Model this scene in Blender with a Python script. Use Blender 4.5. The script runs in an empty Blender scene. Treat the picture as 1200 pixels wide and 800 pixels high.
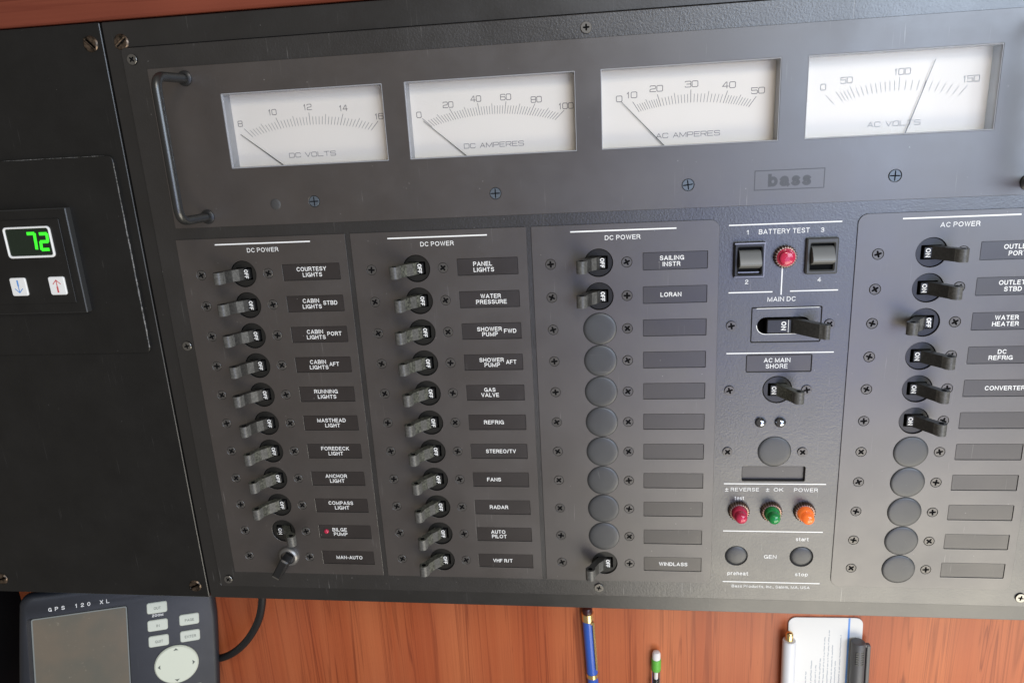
import bpy, math, random
from mathutils import Matrix, Vector
from mathutils.geometry import tessellate_polygon
random.seed(7)
S = 0.001            # everything below is laid out in millimetres on the panel face:
LIFT = 1300.0        # x to the right, y up, z out of the wall; LIFT is the height of y = 0 above the cabin sole
PI = math.pi
sc = bpy.context.scene
col = sc.collection
BASE = Matrix(((1, 0, 0, 0), (0, 0, -1, 0), (0, 1, 0, 0), (0, 0, 0, 1)))     # panel axes -> world axes

def wpt(x, y, z):
    return Vector((x * S, -z * S, (y + LIFT) * S))

# ------------------------------------------------------------------ camera
cam_d = bpy.data.cameras.new('camera'); cam = bpy.data.objects.new('camera', cam_d); col.objects.link(cam)
Rcam = ((0.99165555, -0.05264861, -0.11767491), (-0.01785799, -0.96010543, 0.27906748), (-0.12767284, -0.27463738, -0.95303408))
right = Vector(Rcam[0]); down = Vector(Rcam[1]); fwd = Vector(Rcam[2])
def wdir(v): return Vector((v[0], -v[2], v[1]))
r_, u_, b_ = wdir(right), wdir(-down), wdir(-fwd)
m = Matrix(((r_[0], u_[0], b_[0], 0), (r_[1], u_[1], b_[1], 0), (r_[2], u_[2], b_[2], 0), (0, 0, 0, 1)))
m.translation = wpt(239.72, 72.10, 405.02)
cam.matrix_world = m
cam_d.sensor_width = 36.0; cam_d.lens = 854.06 / 1200 * 36.0
cam_d.clip_start = 0.01; cam_d.clip_end = 50
sc.camera = cam

# ------------------------------------------------------------------ light
world = bpy.data.worlds.new('World'); sc.world = world; world.use_nodes = True
bg = world.node_tree.nodes['Background']; bg.inputs[0].default_value = (1.0, 0.91, 0.80, 1); bg.inputs[1].default_value = 0.20
def area(name, loc, target, sx, sy, power, color):
    d = bpy.data.lights.new(name, 'AREA'); d.shape = 'RECTANGLE'; d.size = sx * S; d.size_y = sy * S
    d.energy = power; d.color = color
    o = bpy.data.objects.new(name, d); col.objects.link(o)
    o.location = wpt(*loc)
    o.rotation_euler = (wpt(*target) - wpt(*loc)).to_track_quat('-Z', 'Y').to_euler()
    return o
area('hatch_light', (420, 640, 900), (200, 20, 0), 260, 260, 3.5, (1.0, 0.93, 0.83))
area('port_light', (1120, 330, 1200), (300, 0, 0), 1050, 820, 21.0, (0.68, 0.81, 1.0))
area('window_light', (680, -330, 1200), (330, -60, 0), 620, 520, 2.8, (0.42, 0.50, 1.0))
area('desk_light', (800, -650, 700), (800, 0, 700), 950, 900, 14.0, (1.0, 0.94, 0.80))
sc.view_settings.view_transform = 'Standard'; sc.view_settings.look = 'None'
sc.view_settings.exposure = 0.0; sc.view_settings.gamma = 1.0
sc.view_settings.use_curve_mapping = False
sc.render.engine = 'CYCLES'

# ------------------------------------------------------------------ materials
def nn(nt, t, **kw):
    n = nt.nodes.new(t)
    for k, v in kw.items(): setattr(n, k, v)
    return n
def coords(nt, sx=1.0, sy=1.0, sz=1.0, rand=False):
    tc = nn(nt, 'ShaderNodeTexCoord'); mp = nn(nt, 'ShaderNodeMapping')
    mp.inputs['Scale'].default_value = (sx * 1000, sy * 1000, sz * 1000)
    nt.links.new(tc.outputs['Object'], mp.inputs[0])
    if rand:
        oi = nn(nt, 'ShaderNodeObjectInfo'); ml = nn(nt, 'ShaderNodeMath', operation='MULTIPLY'); ml.inputs[1].default_value = 97.0
        nt.links.new(oi.outputs['Random'], ml.inputs[0]); nt.links.new(ml.outputs[0], mp.inputs['Location'])
    return mp.outputs[0]
def noise(nt, vec, scale, detail=3, rough=0.55, dist=0.0):
    n = nn(nt, 'ShaderNodeTexNoise'); n.inputs['Scale'].default_value = scale; n.inputs['Detail'].default_value = detail
    n.inputs['Roughness'].default_value = rough; n.inputs['Distortion'].default_value = dist
    nt.links.new(vec, n.inputs['Vector']); return n.outputs['Fac']
def ramp(nt, fac, stops):
    r = nn(nt, 'ShaderNodeValToRGB'); e = r.color_ramp.elements
    while len(e) < len(stops): e.new(0.5)
    for i, (p, c) in enumerate(stops):
        e[i].position = p; e[i].color = (c[0], c[1], c[2], 1) if not isinstance(c, float) else (c, c, c, 1)
    nt.links.new(fac, r.inputs[0]); return r.outputs[0]
def mixc(nt, fac, a, b, blend='MIX'):
    mx = nn(nt, 'ShaderNodeMix', data_type='RGBA', blend_type=blend)
    for sock, v in ((mx.inputs[0], fac), (mx.inputs[6], a), (mx.inputs[7], b)):
        if hasattr(v, 'is_linked') or hasattr(v, 'links'): nt.links.new(v, sock)
        elif isinstance(v, (int, float)): sock.default_value = v
        else: sock.default_value = (v[0], v[1], v[2], 1)
    return mx.outputs[2]
def bump(nt, h, strength, dist_mm, bsdf):
    b = nn(nt, 'ShaderNodeBump'); b.inputs['Strength'].default_value = strength; b.inputs['Distance'].default_value = dist_mm * S
    nt.links.new(h, b.inputs['Height']); nt.links.new(b.outputs[0], bsdf.inputs['Normal'])
def mat(name, color=(0.5, 0.5, 0.5), rough=0.5, metal=0.0, spec=0.5, **kw):
    m = bpy.data.materials.new(name); m.use_nodes = True
    b = m.node_tree.nodes['Principled BSDF']
    b.inputs['Base Color'].default_value = (*color, 1); b.inputs['Roughness'].default_value = rough
    b.inputs['Metallic'].default_value = metal; b.inputs['Specular IOR Level'].default_value = spec
    for k, v in kw.items(): b.inputs[k].default_value = v
    return m, m.node_tree, b

def painted(name, base, rough, spec=0.5, speck=(0.4, 0.38, 0.35), speck_amt=0.6, var=0.25, grain=0.15, grain_scale=3.0,
            grain_dist=0.05, rand=False, smear=0.12, ior=1.5):
    """worn sheet paint: blotches, dust specks, hairline scratches, fine grain"""
    m, nt, b = mat(name, base, rough, 0, spec)
    b.inputs['IOR'].default_value = ior
    v = coords(nt, rand=rand)
    blot = noise(nt, v, 0.035, 4, 0.6)
    c1 = mixc(nt, ramp(nt, blot, [(0.3, 0.0), (0.72, 1.0)]), tuple(x * (1 - var) for x in base), tuple(min(1, x * (1 + var)) for x in base))
    # dust specks
    vo = nn(nt, 'ShaderNodeTexVoronoi'); vo.inputs['Scale'].default_value = 0.16; vo.inputs['Randomness'].default_value = 1
    nt.links.new(v, vo.inputs['Vector'])
    dot = ramp(nt, vo.outputs['Distance'], [(0.018, 1.0), (0.05, 0.0)])
    gate = ramp(nt, noise(nt, v, 0.09, 3, 0.7), [(0.47, 0.0), (0.60, 1.0)])
    # hairlines
    w = nn(nt, 'ShaderNodeMapping'); w.inputs['Rotation'].default_value = (0, 0, 0.9); w.inputs['Scale'].default_value = (0.9, 0.02, 1)
    nt.links.new(v, w.inputs[0])
    hair = ramp(nt, noise(nt, w.outputs[0], 1.6, 2, 0.5, 0.6), [(0.68, 0.0), (0.75, 1.0)])
    hg = ramp(nt, noise(nt, v, 0.04, 2, 0.5), [(0.52, 0.0), (0.68, 0.5)])
    mu = nn(nt, 'ShaderNodeMath', operation='MULTIPLY'); nt.links.new(dot, mu.inputs[0]); nt.links.new(gate, mu.inputs[1])
    mh = nn(nt, 'ShaderNodeMath', operation='MULTIPLY'); nt.links.new(hair, mh.inputs[0]); nt.links.new(hg, mh.inputs[1])
    ad = nn(nt, 'ShaderNodeMath', operation='ADD'); nt.links.new(mu.outputs[0], ad.inputs[0]); nt.links.new(mh.outputs[0], ad.inputs[1])
    am = nn(nt, 'ShaderNodeMath', operation='MULTIPLY'); am.inputs[1].default_value = speck_amt; am.use_clamp = True
    nt.links.new(ad.outputs[0], am.inputs[0])
    c2 = mixc(nt, am.outputs[0], c1, speck)
    nt.links.new(c2, b.inputs['Base Color'])
    rr = nn(nt, 'ShaderNodeMapRange'); rr.inputs[3].default_value = rough - smear; rr.inputs[4].default_value = rough + smear
    nt.links.new(noise(nt, v, 0.02, 5, 0.65), rr.inputs[0]); nt.links.new(rr.outputs[0], b.inputs['Roughness'])
    bump(nt, noise(nt, v, grain_scale, 2, 0.5), grain, grain_dist, b)
    return m

M = {}
M['black_sheet'] = painted('black_sheet', (0.010, 0.0095, 0.0085), 0.42, 0.40, var=0.2, grain=0.3, grain_scale=0.8, grain_dist=0.12, speck_amt=0.16)
M['black_frame'] = painted('black_frame', (0.009, 0.0082, 0.0074), 0.36, 1.0, var=0.2, grain=0.3, grain_scale=0.8, grain_dist=0.10, speck_amt=0.3)
M['black_textured'] = painted('black_textured', (0.010, 0.0088, 0.0080), 0.37, 1.0, ior=1.60, smear=0.13, var=0.2, grain=0.7, grain_scale=1.0, grain_dist=0.14, speck_amt=0.9)
M['plate'] = painted('plate', (0.038, 0.0305, 0.0260), 0.40, 1.0, smear=0.14, ior=1.60, var=0.14, grain=0.25, grain_scale=4.0, grain_dist=0.04)
M['plate_edge'] = mat('plate_edge', (0.012, 0.011, 0.010), 0.6)[0]
M['name_plate'] = painted('name_plate', (0.018, 0.0135, 0.012), 0.40, 0.9, var=0.12, grain=0.1, rand=True)
M['cap'] = painted('cap', (0.030, 0.031, 0.032), 0.46, 0.75, var=0.2, grain=0.6, grain_scale=2.6, grain_dist=0.08, rand=True)
M['black_plastic'] = mat('black_plastic', (0.012, 0.012, 0.012), 0.35)[0]
M['void'] = mat('void', (0.004, 0.004, 0.004), 0.8, spec=0.1)[0]
M['bushing'] = mat('bushing', (0.012, 0.0115, 0.010), 0.3)[0]
M['screw'] = mat('screw', (0.085, 0.078, 0.070), 0.36, 0.35, 0.9)[0]
M['steel'] = mat('steel', (0.26, 0.25, 0.23), 0.3, 0.9)[0]
M['chrome'] = mat('chrome', (0.35, 0.37, 0.42), 0.1, 1.0)[0]
M['collar'] = mat('collar', (0.26, 0.17, 0.13), 0.3, 0.9)[0]
M['white_print'] = mat('white_print', (0.78, 0.77, 0.73), 0.6)[0]
M['meter_print'] = mat('meter_print', (0.15, 0.14, 0.14), 0.6)[0]
M['meter_wall'] = mat('meter_wall', (0.33, 0.33, 0.335), 0.35)[0]
M['emblem'] = mat('emblem', (0.020, 0.019, 0.018), 0.5, 0, 0.9)[0]
M['grey_plastic'] = mat('grey_plastic', (0.16, 0.16, 0.15), 0.4)[0]

def bronze():
    m, nt, b = mat('bronze', (0.25, 0.16, 0.10), 0.35, 0.85); v = coords(nt, rand=True)
    nt.links.new(ramp(nt, noise(nt, v, 0.35, 3), [(0.38, (0.03, 0.024, 0.018)), (0.68, (0.24, 0.175, 0.125))]), b.inputs['Base Color']); return m
M['bronze'] = bronze()
def toggle_mat(name, lo, hi, amt):
    m, nt, b = mat(name, lo, 0.38); v = coords(nt, rand=True)
    f = ramp(nt, noise(nt, v, 0.75, 5, 0.75), [(0.42, 0.0), (0.66, amt)])
    nt.links.new(mixc(nt, f, lo, hi), b.inputs['Base Color'])
    bump(nt, noise(nt, v, 1.6, 3), 0.3, 0.15, b); return m
M['toggle_clean'] = toggle_mat('toggle_clean', (0.020, 0.019, 0.017), (0.060, 0.057, 0.050), 0.5)
M['toggle_lit'] = toggle_mat('toggle_lit', (0.060, 0.058, 0.052), (0.14, 0.135, 0.12), 0.7)  # lighter copy of the lever plastic: paints tips and shoulders as if lit
M['toggle_dusty'] = toggle_mat('toggle_dusty', (0.026, 0.026, 0.021), (0.17, 0.17, 0.13), 0.8)
def face_mat():
    m, nt, b = mat('meter_face', (0.74, 0.71, 0.67), 0.55); v = coords(nt)
    nt.links.new(mixc(nt, noise(nt, v, 0.03, 3), (0.77, 0.71, 0.635), (0.72, 0.68, 0.61)), b.inputs['Base Color']); return m
M['meter_face'] = face_mat()
def glass_mat():
    m = bpy.data.materials.new('clear_plastic'); m.use_nodes = True; nt = m.node_tree
    out = nt.nodes['Material Output']; nt.nodes.remove(nt.nodes['Principled BSDF'])
    tr = nn(nt, 'ShaderNodeBsdfTransparent'); tr.inputs[0].default_value = (0.97, 0.97, 0.97, 1)
    gl = nn(nt, 'ShaderNodeBsdfGlossy'); gl.inputs['Roughness'].default_value = 0.05; gl.inputs[0].default_value = (1, 1, 1, 1)
    fr = nn(nt, 'ShaderNodeFresnel'); fr.inputs[0].default_value = 1.21; mx = nn(nt, 'ShaderNodeMixShader')
    nt.links.new(fr.outputs[0], mx.inputs[0]); nt.links.new(tr.outputs[0], mx.inputs[1]); nt.links.new(gl.outputs[0], mx.inputs[2])
    nt.links.new(mx.outputs[0], out.inputs[0]); return m
M['clear_plastic'] = glass_mat()
def lens_mat(name, c, emit=0.0):
    m, nt, b = mat(name, c, 0.14, 0, 0.6)
    b.inputs['Transmission Weight'].default_value = 0.25; b.inputs['Subsurface Weight'].default_value = 0.35
    b.inputs['Subsurface Radius'].default_value = (0.004, 0.002, 0.002)
    if emit: b.inputs['Emission Color'].default_value = (*c, 1); b.inputs['Emission Strength'].default_value = emit
    return m
M['red_lens'] = lens_mat('red_lens', (0.62, 0.035, 0.09)); M['green_lens'] = lens_mat('green_lens', (0.02, 0.30, 0.07))
M['orange_lens'] = lens_mat('orange_lens', (0.95, 0.20, 0.035), 0.35)
def emis(name, c, s):
    m, nt, b = mat(name, (0, 0, 0), 0.5); b.inputs['Emission Color'].default_value = (*c, 1); b.inputs['Emission Strength'].default_value = s; return m
M['green_led'] = emis('green_led', (0.05, 1.0, 0.03), 1.3)

def wood(name, horizontal=False, dark=(0.13, 0.022, 0.008), mid=(0.36, 0.074, 0.023), light=(0.54, 0.165, 0.060)):
    m, nt, b = mat(name, mid, 0.36, 0, 0.3)
    v = coords(nt, *((0.012, 1.0, 1.0) if horizontal else (1.0, 0.012, 1.0)))
    big = noise(nt, v, 0.030, 3, 0.5, 0.5)
    fine = noise(nt, v, 0.8, 4, 0.7)
    c = ramp(nt, big, [(0.28, mid), (0.5, tuple((a + b2) / 2 for a, b2 in zip(mid, light))), (0.75, light)])
    c = mixc(nt, ramp(nt, fine, [(0.35, 0.16), (0.60, 0.0)]), c, dark)
    v2 = coords(nt, *((0.055, 1.0, 1.0) if horizontal else (1.0, 0.055, 1.0)))
    pores = ramp(nt, noise(nt, v2, 1.1, 3, 0.6), [(0.64, 0.0), (0.76, 0.40)])
    c = mixc(nt, pores, c, dark)
    v3 = coords(nt, *((0.02, 1.0, 1.0) if horizontal else (1.0, 0.02, 1.0)))
    lines = ramp(nt, noise(nt, v3, 0.11, 2, 0.5, 0.9), [(0.50, 0.0), (0.52, 0.4), (0.56, 0.0), (0.62, 0.0), (0.64, 0.6), (0.68, 0.0)])
    c = mixc(nt, lines, c, dark)
    v4 = coords(nt)
    c = mixc(nt, ramp(nt, noise(nt, v4, 0.009, 2), [(0.4, 0.0), (0.65, 0.22)]), c, (0.30, 0.07, 0.04))
    nt.links.new(c, b.inputs['Base Color'])
    bump(nt, pores, -0.25, 0.1, b)
    return m
M['wood'] = wood('wood'); M['wood_trim'] = wood('wood_trim', True, (0.08, 0.014, 0.008), (0.13, 0.030, 0.016), (0.19, 0.050, 0.027))

# ------------------------------------------------------------------ mesh building
class MB:
    def __init__(s): s.v = []; s.f = []; s.mi = []
    def add(s, vs, fs, mi=0):
        o = len(s.v); s.v += [tuple(p) for p in vs]
        for f in fs: s.f.append([i + o for i in f]); s.mi.append(mi)
        return s
    def mesh(s, name, mats, smooth=None):
        me = bpy.data.meshes.new(name); me.from_pydata([(x * S, y * S, z * S) for x, y, z in s.v], [], s.f)
        for q in mats: me.materials.append(M[q] if isinstance(q, str) else q)
        me.polygons.foreach_set('material_index', s.mi)
        if smooth:
            me.polygons.foreach_set('use_smooth', [True] * len(s.f)); me.update(); me.set_sharp_from_angle(angle=math.radians(smooth))
        me.update(); return me
    def xf(s, mtx, start=0):
        for i in range(start, len(s.v)): s.v[i] = tuple(mtx @ Vector(s.v[i]))
        return s

def circ(cx, cy, r, n=32):
    return lambda d: [(cx + (r - d) * math.cos(2 * PI * k / n), cy + (r - d) * math.sin(2 * PI * k / n)) for k in range(n)]
def rr(x0, y0, x1, y1, r=0.01, n=5):
    def f(d):
        a, b, c, e = x0 + d, y0 + d, x1 - d, y1 - d; q = max(r - d, 0.004); out = []
        for cx, cy, a0 in ((c - q, e - q, 0), (a + q, e - q, 90), (a + q, b + q, 180), (c - q, b + q, 270)):
            for k in range(n + 1):
                t = math.radians(a0 + 90 * k / n); out.append((cx + q * math.cos(t), cy + q * math.sin(t)))
        return out
    return f
def poly(pts): return lambda d: list(pts)
def prism(mb, outer, holes, z0, z1, bev=0.0, mt=0, ms=0, mb_=None, bottom=False):
    """solid slab with holes; outer/holes are loop functions of an inward offset"""
    loops = [(outer, 1)] + [(h, -1) for h in holes]
    tops = []
    for fn, sg in loops:
        lo = fn(0); hi = fn(sg * bev); n = len(lo)
        rings = [[(x, y, z0) for x, y in lo], [(x, y, z1 - bev) for x, y in lo]]
        if bev: rings.append([(x, y, z1) for x, y in hi])
        vs = [p for rg in rings for p in rg]; fs = []; mis = []
        for k in range(len(rings) - 1):
            for i in range(n):
                j = (i + 1) % n; q = [k * n + i, k * n + j, (k + 1) * n + j, (k + 1) * n + i]
                fs.append(q if sg > 0 else q[::-1]); mis.append(ms if k == 0 else (mt if mb_ is None else mb_))
        o = len(mb.v); mb.v += vs
        for f, mi in zip(fs, mis): mb.f.append([i + o for i in f]); mb.mi.append(mi)
        tops.append([Vector((x, y, 0)) for x, y in hi])
    flat = [p for t in tops for p in t]
    tris = tessellate_polygon(tops)
    for zz, up in ((z1, True),) + (((z0, False),) if bottom else ()):
        o = len(mb.v); src = flat if up else [Vector((x, y, 0)) for fn, sg in loops for x, y in fn(0)]
        mb.v += [(p.x, p.y, zz) for p in src]
        for t in tris:
            a, b, c = (flat[i] for i in t)
            cr = (b.x - a.x) * (c.y - a.y) - (b.y - a.y) * (c.x - a.x)
            if abs(cr) < 1e-9: continue
            t = list(t) if (cr > 0) == up else list(t)[::-1]
            mb.f.append([i + o for i in t]); mb.mi.append(mt)
    return mb
def lathe(mb, prof, n=28, cx=0, cy=0, mi=0, cap=True):
    vs = []; fs = []
    for r, z in prof: vs += [(cx + r * math.cos(2 * PI * k / n), cy + r * math.sin(2 * PI * k / n), z) for k in range(n)]
    for i in range(len(prof) - 1):
        for k in range(n):
            j = (k + 1) % n; fs.append([i * n + k, i * n + j, (i + 1) * n + j, (i + 1) * n + k])
    if cap: fs.append([(len(prof) - 1) * n + k for k in range(n)])
    return mb.add(vs, fs, mi)
def box(mb, x0, y0, z0, x1, y1, z1, mi=0, bev=0.0, r=0.01):
    return prism(mb, rr(x0, y0, x1, y1, max(r, bev + 0.01), 2 if r > 0.02 else 1), [], z0, z1, bev, mi, mi, bottom=True)
def tube(mb, path, rad, n=12, mi=0):
    pts = [Vector(p) for p in path]; rings = []
    up = Vector((0.123, 0.31, 0.94)); prev = None
    for i, p in enumerate(pts):
        t = (pts[min(i + 1, len(pts) - 1)] - pts[max(i - 1, 0)]).normalized()
        if prev is None: a = t.cross(up).normalized()
        else: a = (prev - t * prev.dot(t)).normalized()
        prev = a; b = t.cross(a); rd = rad[i] if isinstance(rad, (list, tuple)) else rad
        rings.append([p + (a * math.cos(2 * PI * k / n) + b * math.sin(2 * PI * k / n)) * rd for k in range(n)])
    vs = [q for rg in rings for q in rg]; fs = []
    for i in range(len(rings) - 1):
        for k in range(n):
            j = (k + 1) % n; fs.append([i * n + k, i * n + j, (i + 1) * n + j, (i + 1) * n + k])
    fs.append(list(range(n))[::-1]); fs.append([(len(rings) - 1) * n + k for k in range(n)])
    return mb.add(vs, fs, mi)
def arcpath(pts, r, n=6):
    """round the inner corners of a polyline"""
    out = [Vector(pts[0])]
    for i in range(1, len(pts) - 1):
        p, a, b = Vector(pts[i]), Vector(pts[i - 1]), Vector(pts[i + 1])
        u = (a - p).normalized(); w = (b - p).normalized(); p0 = p + u * r; p1 = p + w * r
        for k in range(n + 1):
            t = k / n; out.append(p0 * (1 - t) ** 2 + p * 2 * t * (1 - t) + p1 * t ** 2)
    out.append(Vector(pts[-1])); return out

# ------------------------------------------------------------------ objects
def finish(o, parent, loc, rot=(0, 0, 0)):
    col.objects.link(o)
    lm = Matrix.Translation(Vector(loc) * S) @ (Matrix.Rotation(rot[2], 4, 'Z') @ Matrix.Rotation(rot[1], 4, 'Y') @ Matrix.Rotation(rot[0], 4, 'X'))
    if parent is None:
        o.matrix_basis = Matrix.Translation((0, 0, LIFT * S)) @ BASE @ lm
    else:
        o.parent = parent; o.matrix_basis = lm
    return o
def obj(name, mesh, parent=None, loc=(0, 0, 0), rot=(0, 0, 0), label=None):
    o = bpy.data.objects.new(name, mesh); finish(o, parent, loc, rot)
    if label: o['label'] = label
    return o
def thing(name, label, cat, loc=(0, 0, 0), rot=(0, 0, 0), group=None):
    o = bpy.data.objects.new(name, None); o.empty_display_size = 0.02; finish(o, None, loc, rot)
    o['label'] = label; o['category'] = cat
    if group: o['group'] = group
    return o
def structure(name, mesh, **kw):
    o = obj(name, mesh, **kw); o['kind'] = 'structure'; return o

# ------------------------------------------------------------------ lettering
HELV = dict(zip('ABCDEFGHIJKLMNOPQRSTUVWXYZ', (.722, .722, .722, .722, .667, .611, .778, .722, .278, .556, .722, .611, .833, .722, .778, .667, .778, .722,
            .667, .611, .722, .667, .944, .667, .667, .611)))
HELV.update({' ': .278, '-': .333, '/': .278, '.': .278, ',': .278, '\u00b1': .584})
for ch in '0123456789': HELV[ch] = .556
for ch, w_ in zip('abcdefghijklmnopqrstuvwxyz', (.556, .611, .556, .611, .556, .333, .611, .611, .278, .278, .556, .278, .889, .611, .611, .611, .611, .389, .556, .333, .611, .556, .778, .556, .556, .5)): HELV[ch] = w_
def _arc(cx, cy, rx, ry, a0, a1, n=8):
    return [(cx + rx * math.cos(math.radians(a0 + (a1 - a0) * k / n)), cy + ry * math.sin(math.radians(a0 + (a1 - a0) * k / n))) for k in range(n + 1)]
# plain grotesque letters as centre lines on a cell one capital high; second value is the cell width
GL = {
 'A': ([[(0, 0), (.34, 1), (.68, 0)], [(.12, .30), (.56, .30)]], .68),
 'B': ([[(0, 0), (0, 1), (.33, 1)] + _arc(.33, .76, .21, .24, 90, -90, 6) + [(0, .52)], [(.33, .52)] + _arc(.35, .26, .23, .26, 90, -90, 6) + [(0, 0)]], .58),
 'C': ([_arc(.34, .5, .34, .5, 40, 320, 14)], .64), 'D': ([[(0, 0), (0, 1), (.26, 1)] + _arc(.26, .5, .35, .5, 90, -90, 10) + [(0, 0)]], .61),
 'E': ([[(.5, 1), (0, 1), (0, 0), (.52, 0)], [(0, .52), (.46, .52)]], .52), 'F': ([[(.5, 1), (0, 1), (0, 0)], [(0, .50), (.43, .50)]], .5),
 'G': ([_arc(.35, .5, .35, .5, 45, 330, 14) + [(.66, .44), (.40, .44)], [(.67, .44), (.67, 0)]], .67), 'H': ([[(0, 0), (0, 1)], [(.58, 0), (.58, 1)], [(0, .53), (.58, .53)]], .58),
 'I': ([[(0, 0), (0, 1)]], 0.0), 'K': ([[(0, 0), (0, 1)], [(.56, 1), (0, .40)], [(.18, .58), (.6, 0)]], .6), 'L': ([[(0, 1), (0, 0), (.46, 0)]], .46),
 'M': ([[(0, 0), (0, 1), (.39, .05), (.78, 1), (.78, 0)]], .78), 'N': ([[(0, 0), (0, 1), (.62, 0), (.62, 1)]], .62),
 'O': ([_arc(.37, .5, .37, .5, 90, 450, 18)], .74), 'P': ([[(0, 0), (0, 1), (.33, 1)] + _arc(.33, .73, .22, .27, 90, -90, 6) + [(0, .46)]], .55),
 'R': ([[(0, 0), (0, 1), (.35, 1)] + _arc(.35, .75, .21, .25, 90, -90, 6) + [(0, .5)], [(.34, .5), (.50, .42), (.55, .1), (.6, 0)]], .6),
 'S': ([_arc(.28, .74, .26, .26, 20, 200, 7)[:] + [(.10, .58)] + [(.28, .51), (.47, .44)] + _arc(.28, .26, .28, .26, 15, -165, 7)], .56),
 'T': ([[(0, 1), (.58, 1)], [(.29, 1), (.29, 0)]], .58), 'U': ([[(0, 1), (0, .3)] + _arc(.28, .29, .28, .29, 180, 360, 9) + [(.56, 1)]], .56),
 'V': ([[(0, 1), (.31, 0), (.62, 1)]], .62), 'W': ([[(0, 1), (.23, 0), (.45, 1), (.67, 0), (.90, 1)]], .90), 'X': ([[(0, 0), (.6, 1)], [(0, 1), (.6, 0)]], .6),
 'Y': ([[(0, 1), (.3, .42), (.6, 1)], [(.3, .42), (.3, 0)]], .6), 'Z': ([[(0, 1), (.55, 1), (0, 0), (.57, 0)]], .57), 'Q': ([_arc(.37, .5, .37, .5, 90, 450, 18), [(.42, .24), (.74, -.04)]], .74),
 '1': ([[(.04, .76), (.24, 1), (.24, 0)]], .26), '2': ([[(.0, .70)] + _arc(.25, .74, .24, .26, 170, -20, 8) + [(.02, .12), (.0, 0), (.5, 0)]], .5),
 '3': ([_arc(.24, .75, .23, .25, 165, -80, 9) + [(.16, .52)], [(.16, .53)] + _arc(.24, .26, .26, .26, 85, -165, 10)], .5), '4': ([[(.38, 0), (.38, 1), (0, .28), (.54, .28)]], .54),
 '0': ([_arc(.25, .5, .25, .5, 90, 450, 16)], .5),
 '/': ([[(0, 0), (.26, 1)]], .26), '-': ([[(0, .38), (.26, .38)]], .26), '.': ([[(0, 0), (0, .1)]], .0), ',': ([[(.04, .1), (0, -.16)]], .04), ' ': ([], .12),
 '\u00b1': ([[(0, .58), (.5, .58)], [(.25, .86), (.25, .30)], [(0, .0), (.5, .0)]], .5),
 'a': ([[(.03, .58)] + _arc(.23, .55, .19, .19, 150, 0, 5) + [(.43, .1), (.5, 0)], _arc(.21, .19, .21, .19, 60, 300, 9) + [(.43, .16)], [(.3, .42), (.43, .46)]], .48),
 'b': ([[(0, 0), (0, 1)], _arc(.25, .36, .23, .36, 150, -150, 12)], .48), 'c': ([_arc(.24, .37, .24, .37, 45, 315, 10)], .44), 'd': ([[(.46, 0), (.46, 1)], _arc(.23, .36, .23, .36, 40, 320, 12)], .46),
 'e': ([[(.02, .40), (.46, .40)] + _arc(.24, .37, .23, .37, 5, 320, 12)], .46), 'h': ([[(0, 0), (0, 1)], [(0, .48)] + _arc(.21, .50, .20, .24, 150, 0, 6) + [(.41, 0)]], .41),
 'l': ([[(0, 0), (0, 1)]], 0.0), 'm': ([[(0, 0), (0, .74)], [(0, .5)] + _arc(.17, .52, .16, .22, 150, 0, 6) + [(.33, 0)], [(.33, .5)] + _arc(.50, .52, .16, .22, 150, 0, 6) + [(.66, 0)]], .66),
 'n': ([[(0, 0), (0, .74)], [(0, .5)] + _arc(.21, .50, .20, .24, 150, 0, 6) + [(.41, 0)]], .41), 'o': ([_arc(.25, .37, .25, .37, 90, 450, 14)], .5),
 'p': ([[(0, -.28), (0, .74)], _arc(.25, .37, .23, .37, 150, -150, 12)], .48), 'r': ([[(0, 0), (0, .74)], [(0, .48), (.1, .68), (.27, .73)]], .27),
 's': ([_arc(.21, .56, .18, .18, 25, 190, 6) + [(.1, .44), (.3, .35)] + _arc(.21, .19, .21, .19, 20, -160, 6)], .42), 't': ([[(.12, .95), (.12, .12), (.2, .0), (.3, .0)], [(0, .72), (.28, .72)]], .3),
 'u': ([[(0, .74), (0, .25)] + _arc(.2, .24, .2, .24, 180, 340, 6) + [(.41, .3)], [(.41, .74), (.41, 0)]], .41)}
def ribbon(mb, pts, w, z, mi=0):
    q = [Vector((x, y)) for x, y in pts]; out = [q[0]]
    for p in q[1:]:
        if (p - out[-1]).length > 1e-4: out.append(p)
    q = out; n = len(q)
    if n < 2: return
    closed = (q[0] - q[-1]).length < 1e-3 and n > 3
    vs = []
    for i in range(n):
        a = q[i - 1] if i else (q[-2] if closed else None); b = q[i + 1] if i < n - 1 else (q[1] if closed else None)
        d0 = (q[i] - a).normalized() if a is not None else None; d1 = (b - q[i]).normalized() if b is not None else None
        if d0 is None: d0 = d1
        if d1 is None: d1 = d0
        n0 = Vector((-d0.y, d0.x)); n1 = Vector((-d1.y, d1.x)); mt = n0 + n1
        if mt.length < 0.2: mt = n0
        mt.normalize(); k = min(1 / max(mt.dot(n0), 0.35), 2.2); e = Vector((0, 0))
        if not closed and i == 0: e = -d1 * w * 0.5
        if not closed and i == n - 1: e = d0 * w * 0.5
        for s_ in (1, -1): p = q[i] + e + mt * (s_ * k * w / 2); vs.append((p.x, p.y, z))
    mb.add(vs, [[2 * i + 1, 2 * i + 3, 2 * i + 2, 2 * i] for i in range(n - 1)], mi)
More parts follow.
